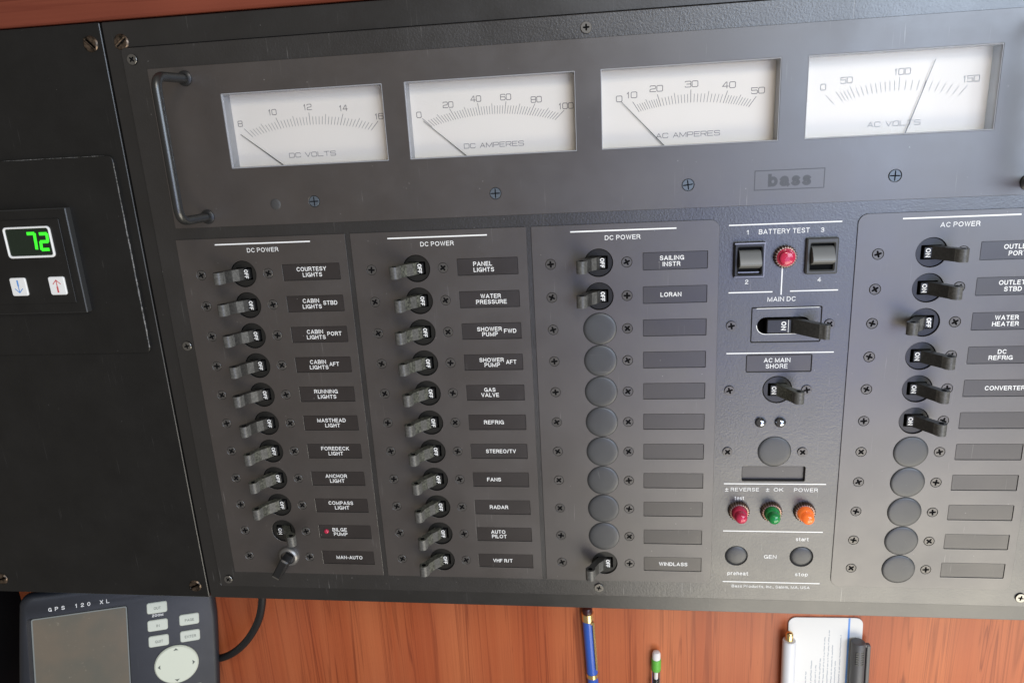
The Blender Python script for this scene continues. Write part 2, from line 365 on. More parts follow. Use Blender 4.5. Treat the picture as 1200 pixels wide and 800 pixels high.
def text(mb, s, cx, cy, cap, width=None, z=0.0, mi=0, bold=0.15, rot=0.0, left=False, squeeze=1.0):
    """a printed line whose capitals are cap mm tall, centred on (cx, cy); bold = stroke weight as a share of the height"""
    gap = 0.17 + bold * 0.9; x = bold / 2; placed = []
    for c in s:
        g, w_ = GL[c]; placed.append((g, x)); x += w_ + (gap if c != ' ' else gap * 0.75)
    tot = x - gap + bold / 2
    ideal = (sum(HELV.get(c, .6) for c in s) / .718 - 0.14) * cap * squeeze
    if width is None: width = ideal
    kx = width / tot; ca, sa = math.cos(rot), math.sin(rot); t = bold * cap; i = 0
    for g, x0 in placed:
        for pl in g:
            pts = []
            for x, y in pl:
                px = (x0 + x) * kx - (0 if left else width / 2); py = (t / 2 + y * (cap - t)) - cap / 2
                pts.append((cx + px * ca - py * sa, cy + px * sa + py * ca))
            ribbon(mb, pts, t, z + 0.004 * (i % 3), mi); i += 1
    return mb
# square, wide stroke letters for the meter dials, on a 0..1 by 0..1 cell
ST = {'0': [[(.15, 0), (.85, 0), (1, .15), (1, .85), (.85, 1), (.15, 1), (0, .85), (0, .15), (.15, 0)]],
      '1': [[(.2, .75), (.55, 1), (.55, 0)]], '2': [[(0, .85), (.12, 1), (.88, 1), (1, .88), (1, .6), (.88, .5), (.12, .42), (0, .3), (0, 0), (1, 0)]],
      '3': [[(0, .88), (.12, 1), (.88, 1), (1, .88), (1, .62), (.88, .52), (.3, .52)], [(.88, .52), (1, .42), (1, .12), (.88, 0), (.12, 0), (0, .12)]],
      '4': [[(.75, 0), (.75, 1), (.6, 1), (0, .3), (1, .3)]], '5': [[(1, 1), (0, 1), (0, .56), (.88, .58), (1, .46), (1, .12), (.88, 0), (.12, 0), (0, .12)]],
      '6': [[(1, .88), (.88, 1), (.12, 1), (0, .88), (0, .12), (.12, 0), (.88, 0), (1, .12), (1, .44), (.88, .56), (0, .56)]],
      '8': [[(.12, .52), (.88, .52), (1, .62), (1, .88), (.88, 1), (.12, 1), (0, .88), (0, .62), (.12, .52), (0, .4), (0, .12), (.12, 0), (.88, 0), (1, .12), (1, .4), (.88, .52)]],
      'D': [[(0, 0), (0, 1), (.85, 1), (1, .85), (1, .15), (.85, 0), (0, 0)]], 'C': [[(1, .82), (.85, 1), (.15, 1), (0, .85), (0, .15), (.15, 0), (.85, 0), (1, .18)]],
      'A': [[(0, 0), (.5, 1), (1, 0)], [(.18, .32), (.82, .32)]], 'M': [[(0, 0), (0, 1), (.5, .1), (1, 1), (1, 0)]],
      'P': [[(0, 0), (0, 1), (.88, 1), (1, .88), (1, .55), (.88, .42), (0, .42)]], 'R': [[(0, 0), (0, 1), (.88, 1), (1, .88), (1, .55), (.88, .44), (0, .44)], [(.6, .44), (1, 0)]],
      'E': [[(1, 1), (0, 1), (0, 0), (1, 0)], [(0, .52), (.85, .52)]], 'S': [[(1, .85), (.88, 1), (.12, 1), (0, .88), (0, .64), (.12, .54), (.88, .48), (1, .36), (1, .12), (.88, 0), (.12, 0), (0, .15)]],
      'V': [[(0, 1), (.5, 0), (1, 1)]], 'O': [[(.15, 0), (.85, 0), (1, .15), (1, .85), (.85, 1), (.15, 1), (0, .85), (0, .15), (.15, 0)]],
      'L': [[(0, 1), (0, 0), (1, 0)]], 'T': [[(0, 1), (1, 1)], [(.5, 1), (.5, 0)]]}
def stroke(mb, a, b, w, z, mi=0):
    ax, ay = a; bx, by = b; dx, dy = bx - ax, by - ay; L = math.hypot(dx, dy) or 1e-6
    ux, uy = dx / L * w / 2, dy / L * w / 2
    z += 0.003 * (len(mb.f) % 3)
    return mb.add([(ax - ux - uy, ay - uy + ux, z), (ax - ux + uy, ay - uy - ux, z), (bx + ux + uy, by + uy - ux, z), (bx + ux - uy, by + uy + ux, z)], [[0, 1, 2, 3]], mi)
def dial_text(mb, s, cx, cy, h, cw, gap, w, z):
    ws = [0.45 * cw if c == ' ' else (cw * 0.62 if c == '1' else cw * (1.2 if c == 'M' else 1)) for c in s]
    tot = sum(ws) + gap * (len(s) - 1); x = cx - tot / 2
    for c, q in zip(s, ws):
        for pl in ST.get(c, []):
            for a, b in zip(pl, pl[1:]):
                stroke(mb, (x + a[0] * q, cy - h / 2 + a[1] * h), (x + b[0] * q, cy - h / 2 + b[1] * h), w, z)
        x += q + gap

# ================================================================== THE SETTING
ROW = 19.05
mb = MB(); prism(mb, rr(-700, -700, 1300, -225.6, 0.01, 1), [], -95, -80, 0); structure('bulkhead', mb.mesh('bulkhead', ['wood']))
mb = MB(); prism(mb, rr(-700, 143.35, 1300, 480, 0.01, 1), [], -40, 1.0, 0.8, bottom=True); structure('wood_trim_board', mb.mesh('wood_trim_board', ['wood_trim']))
mb = MB(); prism(mb, rr(500.0, -226, 1300, 143.0, 0.01, 1), [], -40, -1.0, 0.8, bottom=True); structure('side_trim_board', mb.mesh('side_trim_board', ['wood_trim']))
mb = MB(); box(mb, -700, -224.5, -95, 1300, 143, -40.2, 0); box(mb, -329, -224.4, -40, 499, 142.9, -14.2, 0); structure('cabinet', mb.mesh('cabinet', ['void']))
mb = MB(); box(mb, -330, -470, -79.9, -262, -225.7, -16); structure('dark_block', mb.mesh('dark_block', ['void']))  # near-black block filling the lower left corner beside the receiver

# ================================================================== MAIN ELECTRICAL PANEL
panel = thing('electrical_panel', 'wide black boat switch panel with four meters over rows of breakers', 'switch panel')
HX = [27.0, 132.4, 236.5, 410.8]           # breaker centres of the four columns
LX = [69.0, 173.7, 278.3, 452.3]           # name plate centres
LS, RS = -26.8, 15.5                       # offsets of the left and right fixing screws
state = []                                 # what sits in each breaker position
for c in range(4):
    for r in range(11):
        if c == 0: k = 'off' if r < 9 else ('on' if r == 9 else 'key')
        elif c == 1: k = 'off'
        elif c == 2: k = 'off' if r in (0, 1, 10) else 'cap'
        else: k = ('off' if r == 2 else 'on') if r < 6 else 'cap'
        state.append((c, r, k))
WIN = [(30.0, 122.2), (134.5, 226.2), (239.4, 330.0), (343.1, 433.9)]      # the meter windows
WY = (60.8, 101.4)

# outer surround (a frame round the raised sheet)
mb = MB(); prism(mb, rr(-34.3, -225.2, 499.5, 142.8, 1.0, 3), [rr(-25.2, -215.2, 489.4, 128.7, 0.5, 2)], -14, -1.8, 0.35)
obj('outer_frame', mb.mesh('outer_frame', ['black_frame']), panel)
# raised sheet with its cut-outs
holes = [rr(a - 1, WY[0] - 1, b + 1, WY[1] + 1, 0.3, 1) for a, b in WIN]
holes += [circ(HX[c], -ROW * r, 8.3, 28) for c, r, k in state if k in ('on', 'off')]
holes += [rr(320.4, -47.8, 357.4, -28.0, 0.5, 2), circ(336.0, -76.1, 7.9, 32), rr(318.5, -133.3, 353.9, -124.2, 0.3, 1), rr(318.5, -65.3, 353.7, -55.5, 0.3, 1)]
holes += [circ(316.7, -184.0, 6.5, 32), circ(355.0, -183.8, 6.6, 32)]
mb = MB(); prism(mb, rr(-25, -215, 489.2, 128.5, 2.2, 4), holes, -4.0, -0.6, 0.4, 0, 1, mb_=2)
edge_m = painted('worn_edge', (0.035, 0.033, 0.030), 0.35, 0.6, speck=(0.45, 0.38, 0.25), speck_amt=0.9)
obj('sheet', mb.mesh('sheet', ['black_textured', 'plate_edge', edge_m]), panel)
mb = MB(); box(mb, -30, -218, -13.9, 494, 135, -12.6); obj('back_plate', mb.mesh('back_plate', ['void']), panel)

# meter plate
msx = [76.2, 180.7, 284.7, 389.1]
holes = [rr(a, WY[0], b, WY[1], 0.3, 1) for a, b in WIN] + [circ(x, 40.5, 3.3, 20) for x in msx]
mb = MB(); prism(mb, rr(-11, 28.2, 475, 116.8, 0.6, 2), holes, -0.6, 0.0, 0.15, 0, 1)
mplate = obj('meter_plate', mb.mesh('meter_plate', ['plate', 'plate_edge']), panel)
mb = MB()      # the maker's raised emblem: heavy lower case word in a thin box
text(mb, 'bass', 336.8, 40.9, 6.6, 21.8, 0.06, bold=0.26)
for a, b in (((319.1, 36.1), (354.2, 36.1)), ((354.2, 36.1), (354.2, 46.0)), ((354.2, 46.0), (319.1, 46.0)), ((319.1, 46.0), (319.1, 36.1))): stroke(mb, a, b, 0.45, 0.06)
obj('emblem', mb.mesh('emblem', ['emblem']), mplate)

# breaker plates
PL = [(-12.3, 91.8, 0.4, 0.4), (94.9, 196.7, 0.4, 0.4), (199.5, 301.8, 0.4, 5), (372.8, 474.3, 5, 5)]
HEAD = [(12.3, 70.3, 'DC POWER', 17.9), (117.3, 174.2, 'DC POWER', 17.85), (221.6, 278.5, 'DC POWER', 17.75), (395.3, 451.9, 'AC POWER', 18.3)]
def rr4(x0, y0, x1, y1, rl, rrr, n=5):
    def f(d):
        a, b, c, e = x0 + d, y0 + d, x1 - d, y1 - d; out = []
        for sx, sy, q0, a0 in ((1, 1, rrr, 0), (-1, 1, rl, 90), (-1, -1, rl, 180), (1, -1, rrr, 270)):
            q = max(q0 - d, 0.01); cx = (c - q) if sx > 0 else (a + q); cy = (e - q) if sy > 0 else (b + q)
            for k in range(n + 1):
                t = math.radians(a0 + 90 * k / n); out.append((cx + q * math.cos(t), cy + q * math.sin(t)))
        return out
    return f
for c in range(4):
    x0, x1, rl, rq = PL[c]; holes = []
    for (cc, r, k) in state:
        if cc != c: continue
        y = -ROW * r
        if k in ('on', 'off'): holes.append(circ(HX[c], y, 7.95, 32))
        holes.append(rr(LX[c] - 17.5, y - 4.9, LX[c] + 17.5, y + 4.9, 0.25, 1))
        holes.append(circ(HX[c] + LS, y, 3.0, 18)); holes.append(circ(HX[c] + RS, y, 3.0, 18))
    mb = MB(); prism(mb, rr4(x0, -203.3, x1, 21.5, rl, rq), holes, -0.6, 0.0, 0.12, 0, 1)
    p = obj('breaker_plate', mb.mesh('breaker_plate', ['plate', 'plate_edge']), panel, label=('dark grey plate headed AC POWER' if c == 3 else None))
    h0, h1, s, hy = HEAD[c]
    mb = MB(); stroke(mb, (h0, hy), (h1, hy), 0.75, 0.03); obj('heading_line', mb.mesh('heading_line', ['white_print']), p)
    mb = MB(); text(mb, s, (h0 + h1) / 2 - 0.2, hy - 3.9, 2.55, 19.4, 0.03, bold=0.135); obj('lettering', mb.mesh('lettering', ['white_print']), p)

# --- Phillips screws
def phillips_mesh(name, R, z1, arm, hw, m_head, rings=True):
    cr = []
    for k in range(4):
        a = k * PI / 2
        for (u, w) in ((hw, hw), (arm * 0.75, hw * 0.95), (arm, hw * 0.45), (arm, -hw * 0.45), (arm * 0.75, -hw * 0.95)):
            cr.append((u * math.cos(a) - (-w) * math.sin(a), u * math.sin(a) + (-w) * math.cos(a)))
    # order counter-clockwise
    cr = sorted(cr, key=lambda p: math.atan2(p[1], p[0]))
    mb = MB(); prism(mb, circ(0, 0, R, 24), [poly(cr)], -0.58, z1, 0.18, 0, 1, mb_=0)
    lathe(mb, [(arm * 1.1, -0.50)], 12, mi=1)
    return mb.mesh(name, [m_head, 'void'], smooth=25)
scr = phillips_mesh('screw', 2.8, 0.12, 1.95, 0.56, 'screw')
scr_b = phillips_mesh('screw_bright', 2.9, 0.25, 1.7, 0.48, 'steel')
scr_m = phillips_mesh('meter_screw', 3.0, 0.10, 2.7, 0.32, mat('blued_steel', (0.11, 0.13, 0.15), 0.45, 0.5)[0])
ysk = None
for (c, r, k) in state:
    for dx in (LS, RS):
        obj('screw', scr, panel, (HX[c] + dx, -ROW * r, 0), (0.03 * random.uniform(-1, 1), 0.03 * random.uniform(-1, 1), random.uniform(0, PI)))
for x, y in ((309.45, -38.0), (361.9, -38.0), (309.5, -76.3), (352.0, -76.3), (309.5, -114.5), (351.8, -114.6)):
    obj('screw', scr, panel, (x, y, 0.0), (0, 0, random.uniform(0, PI)))
for x, y in ((-18.8, 122.3), (232.6, 121.9), (-17.2, -43.9), (-18.1, -209.4), (232.6, -208.8), (481.0, -208.4), (481.0, 122.0)):
    obj('screw', scr_b, panel, (x, y, 0.05), (0, 0, random.uniform(0, PI)), label='bright worn Phillips screw at the edge of the panel')
for x in msx: obj('screw', scr_m, panel, (x, 40.5, -0.08), (0, 0, random.uniform(-0.3, 0.3)), label='flush bluish cross-head screw under the meters')
mb = MB(); lathe(mb, [(3.2, -0.1), (2.9, 0.22), (2.0, 0.4), (0.01, 0.5)], 20); obj('plug', mb.mesh('plug', [mat('plug', (0.045, 0.044, 0.042), 0.6)[0]], 40), panel, (53.0, 39.8, 0))

# --- breakers
mb = MB(); prism(mb, circ(0, 0, 7.75, 32), [rr(-5.0, -3.7, 5.0, 3.7, 0.4, 2)], -3, -0.9, 0.2, 0, 1); box(mb, -7, -5, -7.2, 7, 5, -6.8, 1)
bush_me = mb.mesh('bushing', ['bushing', 'void'])
def toggle_mesh(name, L=17.4, w=6.8, k=1.0, mname='toggle_clean', boss=2.9, hole=1.4):
    def prof(d):
        pts = [(-2.2, 0.5), (-2.3, 4.4), (-2.4, 8.4), (-2.4, L - 2.6)]
        for i in range(13):
            t = math.radians(205 - i * 230 / 12); pts.append((boss * math.cos(t), L + boss * math.sin(t)))
        pts += [(1.6, L - 3.2), (1.45, 9.6), (2.2, 5.6), (2.2, 0.5)]
        return [(x * k, y * k) for x, y in pts][::-1]
    mb = MB(); prism(mb, prof, [circ(0, L * k, hole * k, 12)], -w / 2, w / 2, 0.0, 0, 1, bottom=True)
    # side walls of the hole are material 1 too: fix outer walls to 0
    n = len(prof(0))
    for i in range(n): mb.mi[i] = 0
    P_ = prof(0)
    for i in range(n):
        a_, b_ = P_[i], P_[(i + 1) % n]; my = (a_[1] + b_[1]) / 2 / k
        if my > L - 2.6 or 4.6 < my < 8.4 and abs(a_[1] - b_[1]) > 2 and a_[0] > 0: mb.mi[i] = 2  # tip and right shoulder faces take the painted-in lit tone
    lathe(mb, [(hole * k * 1.01, w / 2 - 1.2)], 12, 0, L * k, 1)
    mb.xf(Matrix(((1, 0, 0, 0), (0, 0, 1, 0), (0, 1, 0, 0), (0, 0, 0, 1))))    # profile plane x-z, width along y
    for f in mb.f: f.reverse()
    me = mb.mesh(name, [mname, 'void', 'toggle_lit'], smooth=38); return me
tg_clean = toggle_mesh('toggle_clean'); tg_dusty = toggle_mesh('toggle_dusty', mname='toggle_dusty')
def flag_meshes():
    mb = MB(); box(mb, -1.95, -3.0, -4, 1.95, 3.0, 0.55, 0, 0.25); a = mb.mesh('flag', ['black_plastic'])
    mb = MB(); text(mb, 'OFF', 0, 0, 2.4, 5.3, 0.60, rot=-PI / 2, bold=0.19); b = mb.mesh('lettering_off', ['white_print'])
    mb = MB(); text(mb, 'ON', 0, 0, 2.5, 4.6, 0.60, rot=-PI / 2, bold=0.19); c = mb.mesh('lettering_on', ['white_print'])
    return a, b, c
flag_me, off_me, on_me = flag_meshes()
NAMES = {(0, 0): 'COURTESY LIGHTS', (0, 1): 'CABIN LIGHTS STBD', (0, 2): 'CABIN LIGHTS PORT', (0, 3): 'CABIN LIGHTS AFT', (0, 4): 'RUNNING LIGHTS', (0, 5): 'MASTHEAD LIGHT',
         (0, 6): 'FOREDECK LIGHT', (0, 7): 'ANCHOR LIGHT', (0, 8): 'COMPASS LIGHT', (0, 9): 'BILGE PUMP', (0, 10): 'MAN-AUTO',
         (1, 0): 'PANEL LIGHTS', (1, 1): 'WATER PRESSURE', (1, 2): 'SHOWER PUMP FWD', (1, 3): 'SHOWER PUMP AFT', (1, 4): 'GAS VALVE', (1, 5): 'REFRIG', (1, 6): 'STEREO/TV',
         (1, 7): 'FANS', (1, 8): 'RADAR', (1, 9): 'AUTO PILOT', (1, 10): 'VHF R/T', (2, 0): 'SAILING INSTR', (2, 1): 'LORAN', (2, 10): 'WINDLASS',
         (3, 0): 'OUTLETS PORT', (3, 1): 'OUTLETS STBD', (3, 2): 'WATER HEATER', (3, 3): 'DC REFRIG', (3, 4): 'CONVERTER'}
mb = MB(); lathe(mb, [(9.35, 0.0), (9.3, 0.35), (9.0, 0.6), (8.0, 0.78), (6.0, 0.86), (3.0, 0.91), (0.01, 0.93)], 44); lathe(mb, [(9.5, 0.03), (9.3, 0.03)], 44, mi=1, cap=False); cap_me = mb.mesh('blanking_cap', ['cap', 'void'], 40)
def breaker(x, y, on, dusty, label):
    b = obj('circuit_breaker', bush_me, panel, (x, y, 0), label=label)
    s = 1 if on else -1
    a = math.radians(33 + random.uniform(-4, 4)) * s
    obj('toggle', tg_dusty if dusty else tg_clean, b, (0, random.uniform(-.15, .15), -3.0), (0, a, 0))
    fl = obj('flag', flag_me, b, (-s * 2.0, 0, 0)); obj('lettering', on_me if on else off_me, b, (-s * 2.0, 0, 0))
for (c, r, k) in state:
    x, y = HX[c], -ROW * r
    if k == 'cap':
        obj('blanking_cap', cap_me, panel, (x, y, 0), (0, 0, random.uniform(0, 6)))
    elif k in ('on', 'off'):
        nm = NAMES.get((c, r))
        lb = 'breaker toggle at %s beside the %s' % (k.upper(), ('plate reading ' + nm) if nm else 'blank plate')
        breaker(x, y, k == 'on', c == 1 or (c == 0 and r > 5), lb)
breaker(336.0, -76.1, True, True, 'breaker toggle at ON under the AC MAIN SHORE plate')

# key type rotary switch by MAN-AUTO
mb = MB(); lathe(mb, [(6.9, -0.2), (6.9, 1.2), (6.4, 2.2), (5.4, 2.9), (4.7, 2.9), (4.6, 1.6), (0.01, 1.6)], 32)
for q in range(len(mb.f)): mb.mi[q] = 0
key = obj('rotary_switch', mb.mesh('rotary_switch', [mat('dull_steel', (0.26, 0.25, 0.235), 0.42, 0.8)[0]], 30), panel, (28.3, -190.0, 0), label='dull round switch collar with a black lever beside MAN-AUTO')
mb = MB(); prism(mb, rr(-3.4, -2.9, 12.4, 2.9, 0.8, 2), [], 1.4, 11.5, 0.9, bottom=True)
i0 = len(mb.f); mb.add([(10.6, -2.4, 11.53), (11.6, -2.4, 11.53), (11.6, 2.4, 11.53), (10.6, 2.4, 11.53)], [[0, 1, 2, 3]], 1)
obj('lever', mb.mesh('lever', ['black_plastic', 'steel'], 30), key, (0, 0, 0), (0, 0, math.radians(238)))

# --- name plates
TXT = {(0, 0): [('COURTESY', 0.2, 1.75), ('LIGHTS', 0.4, -1.65)], (0, 1): [('CABIN', -2.6, 1.75), ('LIGHTS', -2.2, -1.75), ('STBD', 9.2, 0.3)],
       (0, 2): [('CABIN', -2.6, 1.75), ('LIGHTS', -2.2, -1.65), ('PORT', 9.4, 0.35)], (0, 3): [('CABIN', -3.2, 1.75), ('LIGHTS', -2.9, -1.65), ('AFT', 6.9, 0.3)],
       (0, 4): [('RUNNING', -0.6, 1.7), ('LIGHTS', -0.3, -1.7)], (0, 5): [('MASTHEAD', 0.5, 1.7), ('LIGHT', 0.9, -1.7)], (0, 6): [('FOREDECK', 0.5, 1.7), ('LIGHT', 0.6, -1.7)],
       (0, 7): [('ANCHOR', -1.1, 1.7), ('LIGHT', -0.8, -1.7)], (0, 8): [('COMPASS', -0.4, 1.7), ('LIGHT', 0.1, -1.7)], (0, 9): [('BILGE', -3.5, 1.4), ('PUMP', -3.2, -1.8)],
       (0, 10): [('MAN-AUTO', 0.7, 0)],
       (1, 0): [('PANEL', -2.7, 1.6), ('LIGHTS', -2.2, -1.8)], (1, 1): [('WATER', 0.8, 1.8), ('PRESSURE', 1.0, -1.6)], (1, 2): [('SHOWER', -1.1, 1.2), ('PUMP', -1.0, -1.9), ('FWD', 11.0, -0.1)],
       (1, 3): [('SHOWER', -1.0, 1.4), ('PUMP', -0.8, -1.7), ('AFT', 10.6, 0)], (1, 4): [('GAS', -3.2, 1.8), ('VALVE', -3.2, -1.5)], (1, 5): [('REFRIG', -2.0, 0)],
       (1, 6): [('STEREO/TV', 1.2, 0)], (1, 7): [('FANS', -4.2, 0)], (1, 8): [('RADAR', -2.2, 0)], (1, 9): [('AUTO', -3.7, 1.6), ('PILOT', -3.2, -1.6)], (1, 10): [('VHF R/T', -1.9, 0)],
       (2, 0): [('SAILING', -1.7, 1.6), ('INSTR', -1.9, -1.8)], (2, 1): [('LORAN', -2.1, 0)], (2, 10): [('WINDLASS', 0.5, 0)],
       (3, 0): [('OUTLETS', 1.4, 1.8), ('PORT', 0.9, -1.7)], (3, 1): [('OUTLETS', 1.2, 1.8), ('STBD', 0.9, -1.7)], (3, 2): [('WATER', -0.1, 1.8), ('HEATER', -0.4, -1.7)],
       (3, 3): [('DC', -0.1, 1.8), ('REFRIG', -0.5, -1.6)], (3, 4): [('CONVERTER', 3.8, 0)]}
mb = MB(); box(mb, -17.3, -4.7, -0.59, 17.3, 4.7, -0.30, 0, 0.08); np_me = mb.mesh('name_plate', ['name_plate'])
for (c, r, k) in state:
    nm = NAMES.get((c, r))
    p = obj('name_plate', np_me, panel, (LX[c], -ROW * r, 0), label=('recessed plate reading ' + nm) if nm else None)
    if (c, r) in TXT:
        mb = MB()
        for s, dx, dy in TXT[(c, r)]: text(mb, s, dx, dy, 2.5, None, -0.26, squeeze=0.95, bold=0.155)
        obj('lettering', mb.mesh('lettering', ['white_print']), p)
    if (c, r) == (0, 9):
        mb = MB(); lathe(mb, [(1.6, -0.3), (1.5, 0.3), (1.0, 0.7), (0.01, 0.9)], 16)
        obj('indicator_bulb', mb.mesh('indicator_bulb', ['red_lens'], 60), p, (-12.6, 0.1, 0), label='small red lamp at the end of the BILGE PUMP plate')
mb = MB(); box(mb, -17.4, -4.7, -0.9, 17.4, 4.7, -0.85, 0, 0.02); mid_me = mb.mesh('name_plate', ['name_plate'])
p = obj('name_plate', mid_me, panel, (336.1, -60.4, 0), label='recessed plate reading AC MAIN SHORE')
mb = MB(); text(mb, 'AC MAIN', -0.9, 1.85, 2.6, 14.4, -0.8); text(mb, 'SHORE', -1.0, -1.7, 2.6, 11.9, -0.8); obj('lettering', mb.mesh('lettering', ['white_print']), p)
mb = MB(); box(mb, -17.6, -4.5, -3.2, 17.6, 4.5, -2.6, 0, 0.02)
obj('name_plate', mb.mesh('name_plate', ['name_plate']), panel, (336.2, -128.75, 0), label='blank recessed plate between the round cap and the indicator lamps')

# --- middle section printing
zt = -0.56
for a, b in (((307.0, 18.0), (364.6, 18.0)), ((307.8, -19.1), (330.6, -19.1)), ((340.4, -19.0), (364.9, -19.0)), ((335.5, -6.0), (335.5, -20.6)), ((307.6, -54.2), (365.0, -54.2)),
             ((308.4, -135.3), (366.0, -135.3)), ((308.7, -166.9), (366.1, -166.9)), ((309.4, -202.2), (366.4, -202.2))):
    mb = MB(); stroke(mb, a, b, 0.62, zt); obj('dividing_line', mb.mesh('dividing_line', ['white_print']), panel)
for s, x, y, cap, w in (('1', 316.5, 13.9, 2.4, 1.2), ('BATTERY TEST', 335.5, 14.0, 2.6, 26.2), ('3', 355.2, 13.9, 2.4, 1.7), ('2', 317.0, -13.2, 2.4, 1.7), ('4', 355.1, -13.0, 2.4, 1.9),
                     ('MAIN DC', 335.9, -23.3, 2.6, 15.0), ('REVERSE', 320.3, -139.0, 2.3, 16.4), ('OK', 339.6, -139.0, 2.3, 5.6), ('POWER', 355.2, -139.1, 2.4, 13.6),
                     ('\u00b1', 309.8, -139.1, 2.6, 2.0), ('\u00b1', 333.4, -139.0, 2.6, 2.0), ('test', 317.3, -144.7, 2.4, 5.6), ('start', 354.9, -171.8, 2.4, 7.4), ('GEN', 336.8, -184.2, 2.5, 7.4),
                     ('preheat', 318.0, -196.2, 2.5, 12.4), ('stop', 355.7, -196.0, 2.4, 7.6), ('Bass Products, Inc., Salem, MA, USA', 337.8, -205.2, 1.9, 46.4)):
    mb = MB(); text(mb, s, x, y, cap, w, zt, bold=0.13 if cap > 2 else 0.12); obj('lettering', mb.mesh('lettering', ['white_print']), panel)

# --- caps, chrome domes, generator plugs
obj('blanking_cap', cap_me, panel, (336.1, -114.4, -0.6), label='round cap under the two chrome domes')
mb = MB(); lathe(mb, [(3.2 * math.cos(t * PI / 16), 3.0 * math.sin(t * PI / 16)) for t in range(8)] + [(0.01, 3.0)], 24); dome_me = mb.mesh('chrome_dome', ['chrome'], 60)
for x in (327.6, 338.6): obj('chrome_dome', dome_me, panel, (x, -96.0, -0.6))
mb = MB(); lathe(mb, [(6.45, -4), (6.45, -1.3), (6.2, -0.9), (5.0, -0.55), (3.0, -0.35), (0.01, -0.25)], 32); plug_me = mb.mesh('hole_plug', ['cap'], 50)
obj('hole_plug', plug_me, panel, (316.7, -184.0, 0), label='round plug over preheat'); obj('hole_plug', plug_me, panel, (355.0, -183.8, 0), label='round plug between start and stop')

# --- indicator lamps
def collar_mesh():
    mb = MB(); n = 48
    prof = [(6.3, -0.6), (6.3, 1.6), (5.7, 2.3), (4.7, 2.4), (4.6, 0.5)]
    for i, (r, z) in enumerate(prof):
        for k in range(n):
            rr_ = r * (1.0 if (k % 2 or i > 2) else 0.88); mb.v.append((rr_ * math.cos(2 * PI * k / n), rr_ * math.sin(2 * PI * k / n), z))
    for i in range(len(prof) - 1):
        for k in range(n):
            j = (k + 1) % n; mb.f.append([i * n + k, i * n + j, (i + 1) * n + j, (i + 1) * n + k]); mb.mi.append(0)
    return mb.mesh('collar', ['collar'])
collar_me = collar_mesh()
def bulb_mesh(mname, h, r=4.4):
    mb = MB(); prof = [(r, 0.2), (r, h * 0.42), (r * 0.93, h * 0.5), (r * 0.80, h * 0.54), (r * 0.78, h * 0.80)]
    prof += [(r * 0.78 * math.cos(t * PI / 12), h * 0.80 + (h * 0.22) * math.sin(t * PI / 12)) for t in range(1, 6)] + [(0.01, h * 1.02)]
    lathe(mb, prof, 28); return mb.mesh('lamp_lens', [mname], 40)
for x, y, mn, h, lb in ((336.5, 0.2, 'red_lens', 5.5, 'pink red lamp in a knurled collar under BATTERY TEST'), (317.1, -153.0, 'red_lens', 10.8, 'red lamp in a knurled collar under REVERSE'),
                        (335.9, -153.1, 'green_lens', 10.8, 'green lamp in a knurled collar under OK'), (354.9, -153.0, 'orange_lens', 10.8, 'orange lamp in a knurled collar under POWER')):
    b = obj('indicator_lamp', collar_me, panel, (x, y, 0), label=lb); obj('lens', bulb_mesh(mn, h, 4.4 if h > 6 else 4.9), b)

# --- battery test rockers
def rocker(x, y, lb, worn):
    w, h = 8.2, 9.8
    mb = MB(); prism(mb, rr(-w, -h, w, h, 0.8, 2), [rr(-6.0, -7.6, 6.0, 6.8, 0.4, 2)], -0.6, 2.0, 0.7, 0, 0)
    box(mb, -6.6, -8.2, -0.59, 6.6, 7.6, -0.2, 1)
    fr = obj('rocker_switch', mb.mesh('rocker_switch', ['black_plastic' if worn else 'grey_frame', 'void']), panel, (x, y, 0), label=lb)
    pr = [(-4.8, -0.2), (-4.6, 1.0), (-2.6, 6.0), (-1.6, 6.7), (-0.4, 6.4), (4.2, 3.2), (5.0, 1.8), (5.2, -0.2)]
    mb = MB(); prism(mb, poly(pr[::-1]), [], -5.6, 5.6, 0, bottom=True)
    mb.xf(Matrix(((0, 0, 1, 0), (1, 0, 0, 0), (0, 1, 0, 0), (0, 0, 0, 1))))
    obj('paddle', mb.mesh('paddle', ['grey_plastic'], 30), fr)
    if worn:
        mb = MB(); stroke(mb, (-7.6, -9.2), (7.6, -9.2), 0.5, 2.02); stroke(mb, (-7.6, 9.1), (7.8, 9.1), 0.7, 2.02); stroke(mb, (7.7, -9), (7.7, 9), 0.5, 2.02)
        stroke(mb, (-5.4, -7.0), (5.2, -7.0), 0.6, 0.1)
        obj('worn_edge', mb.mesh('worn_edge', ['steel']), fr)
M['grey_frame'] = mat('grey_frame', (0.055, 0.055, 0.052), 0.4)[0]
rocker(317.7, -0.8, 'worn black rocker switch between 1 and 2', True)
rocker(355.2, 0.2, 'grey rocker switch between 3 and 4', False)

# --- main DC breaker
mb = MB(); prism(mb, rr(320.6, -47.6, 357.2, -28.2, 0.5, 2), [rr(323.5, -43.0, 352.0, -33.6, 4.6, 6)], -4, -0.75, 0.12, 0, 1)
box(mb, 322, -45, -8.2, 354, -31, -7.8, 1)
main = obj('main_breaker', mb.mesh('main_breaker', ['black_textured', 'void']), panel, label='large breaker toggle at ON under MAIN DC')
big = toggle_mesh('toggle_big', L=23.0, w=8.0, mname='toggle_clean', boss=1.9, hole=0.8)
mb = MB(); box(mb, 328.5, -42.4, -6, 341.5, -34.6, 0.9, 0, 0.4); obj('flag', mb.mesh('flag', ['black_plastic']), main)
mb = MB(); text(mb, 'ON', 337.4, -38.2, 2.6, 4.9, 0.95, rot=-PI / 2, bold=0.19); stroke(mb, (339.9, -35.0), (339.9, -42.0), 0.25, 0.95); obj('lettering', mb.mesh('lettering', ['white_print']), main)
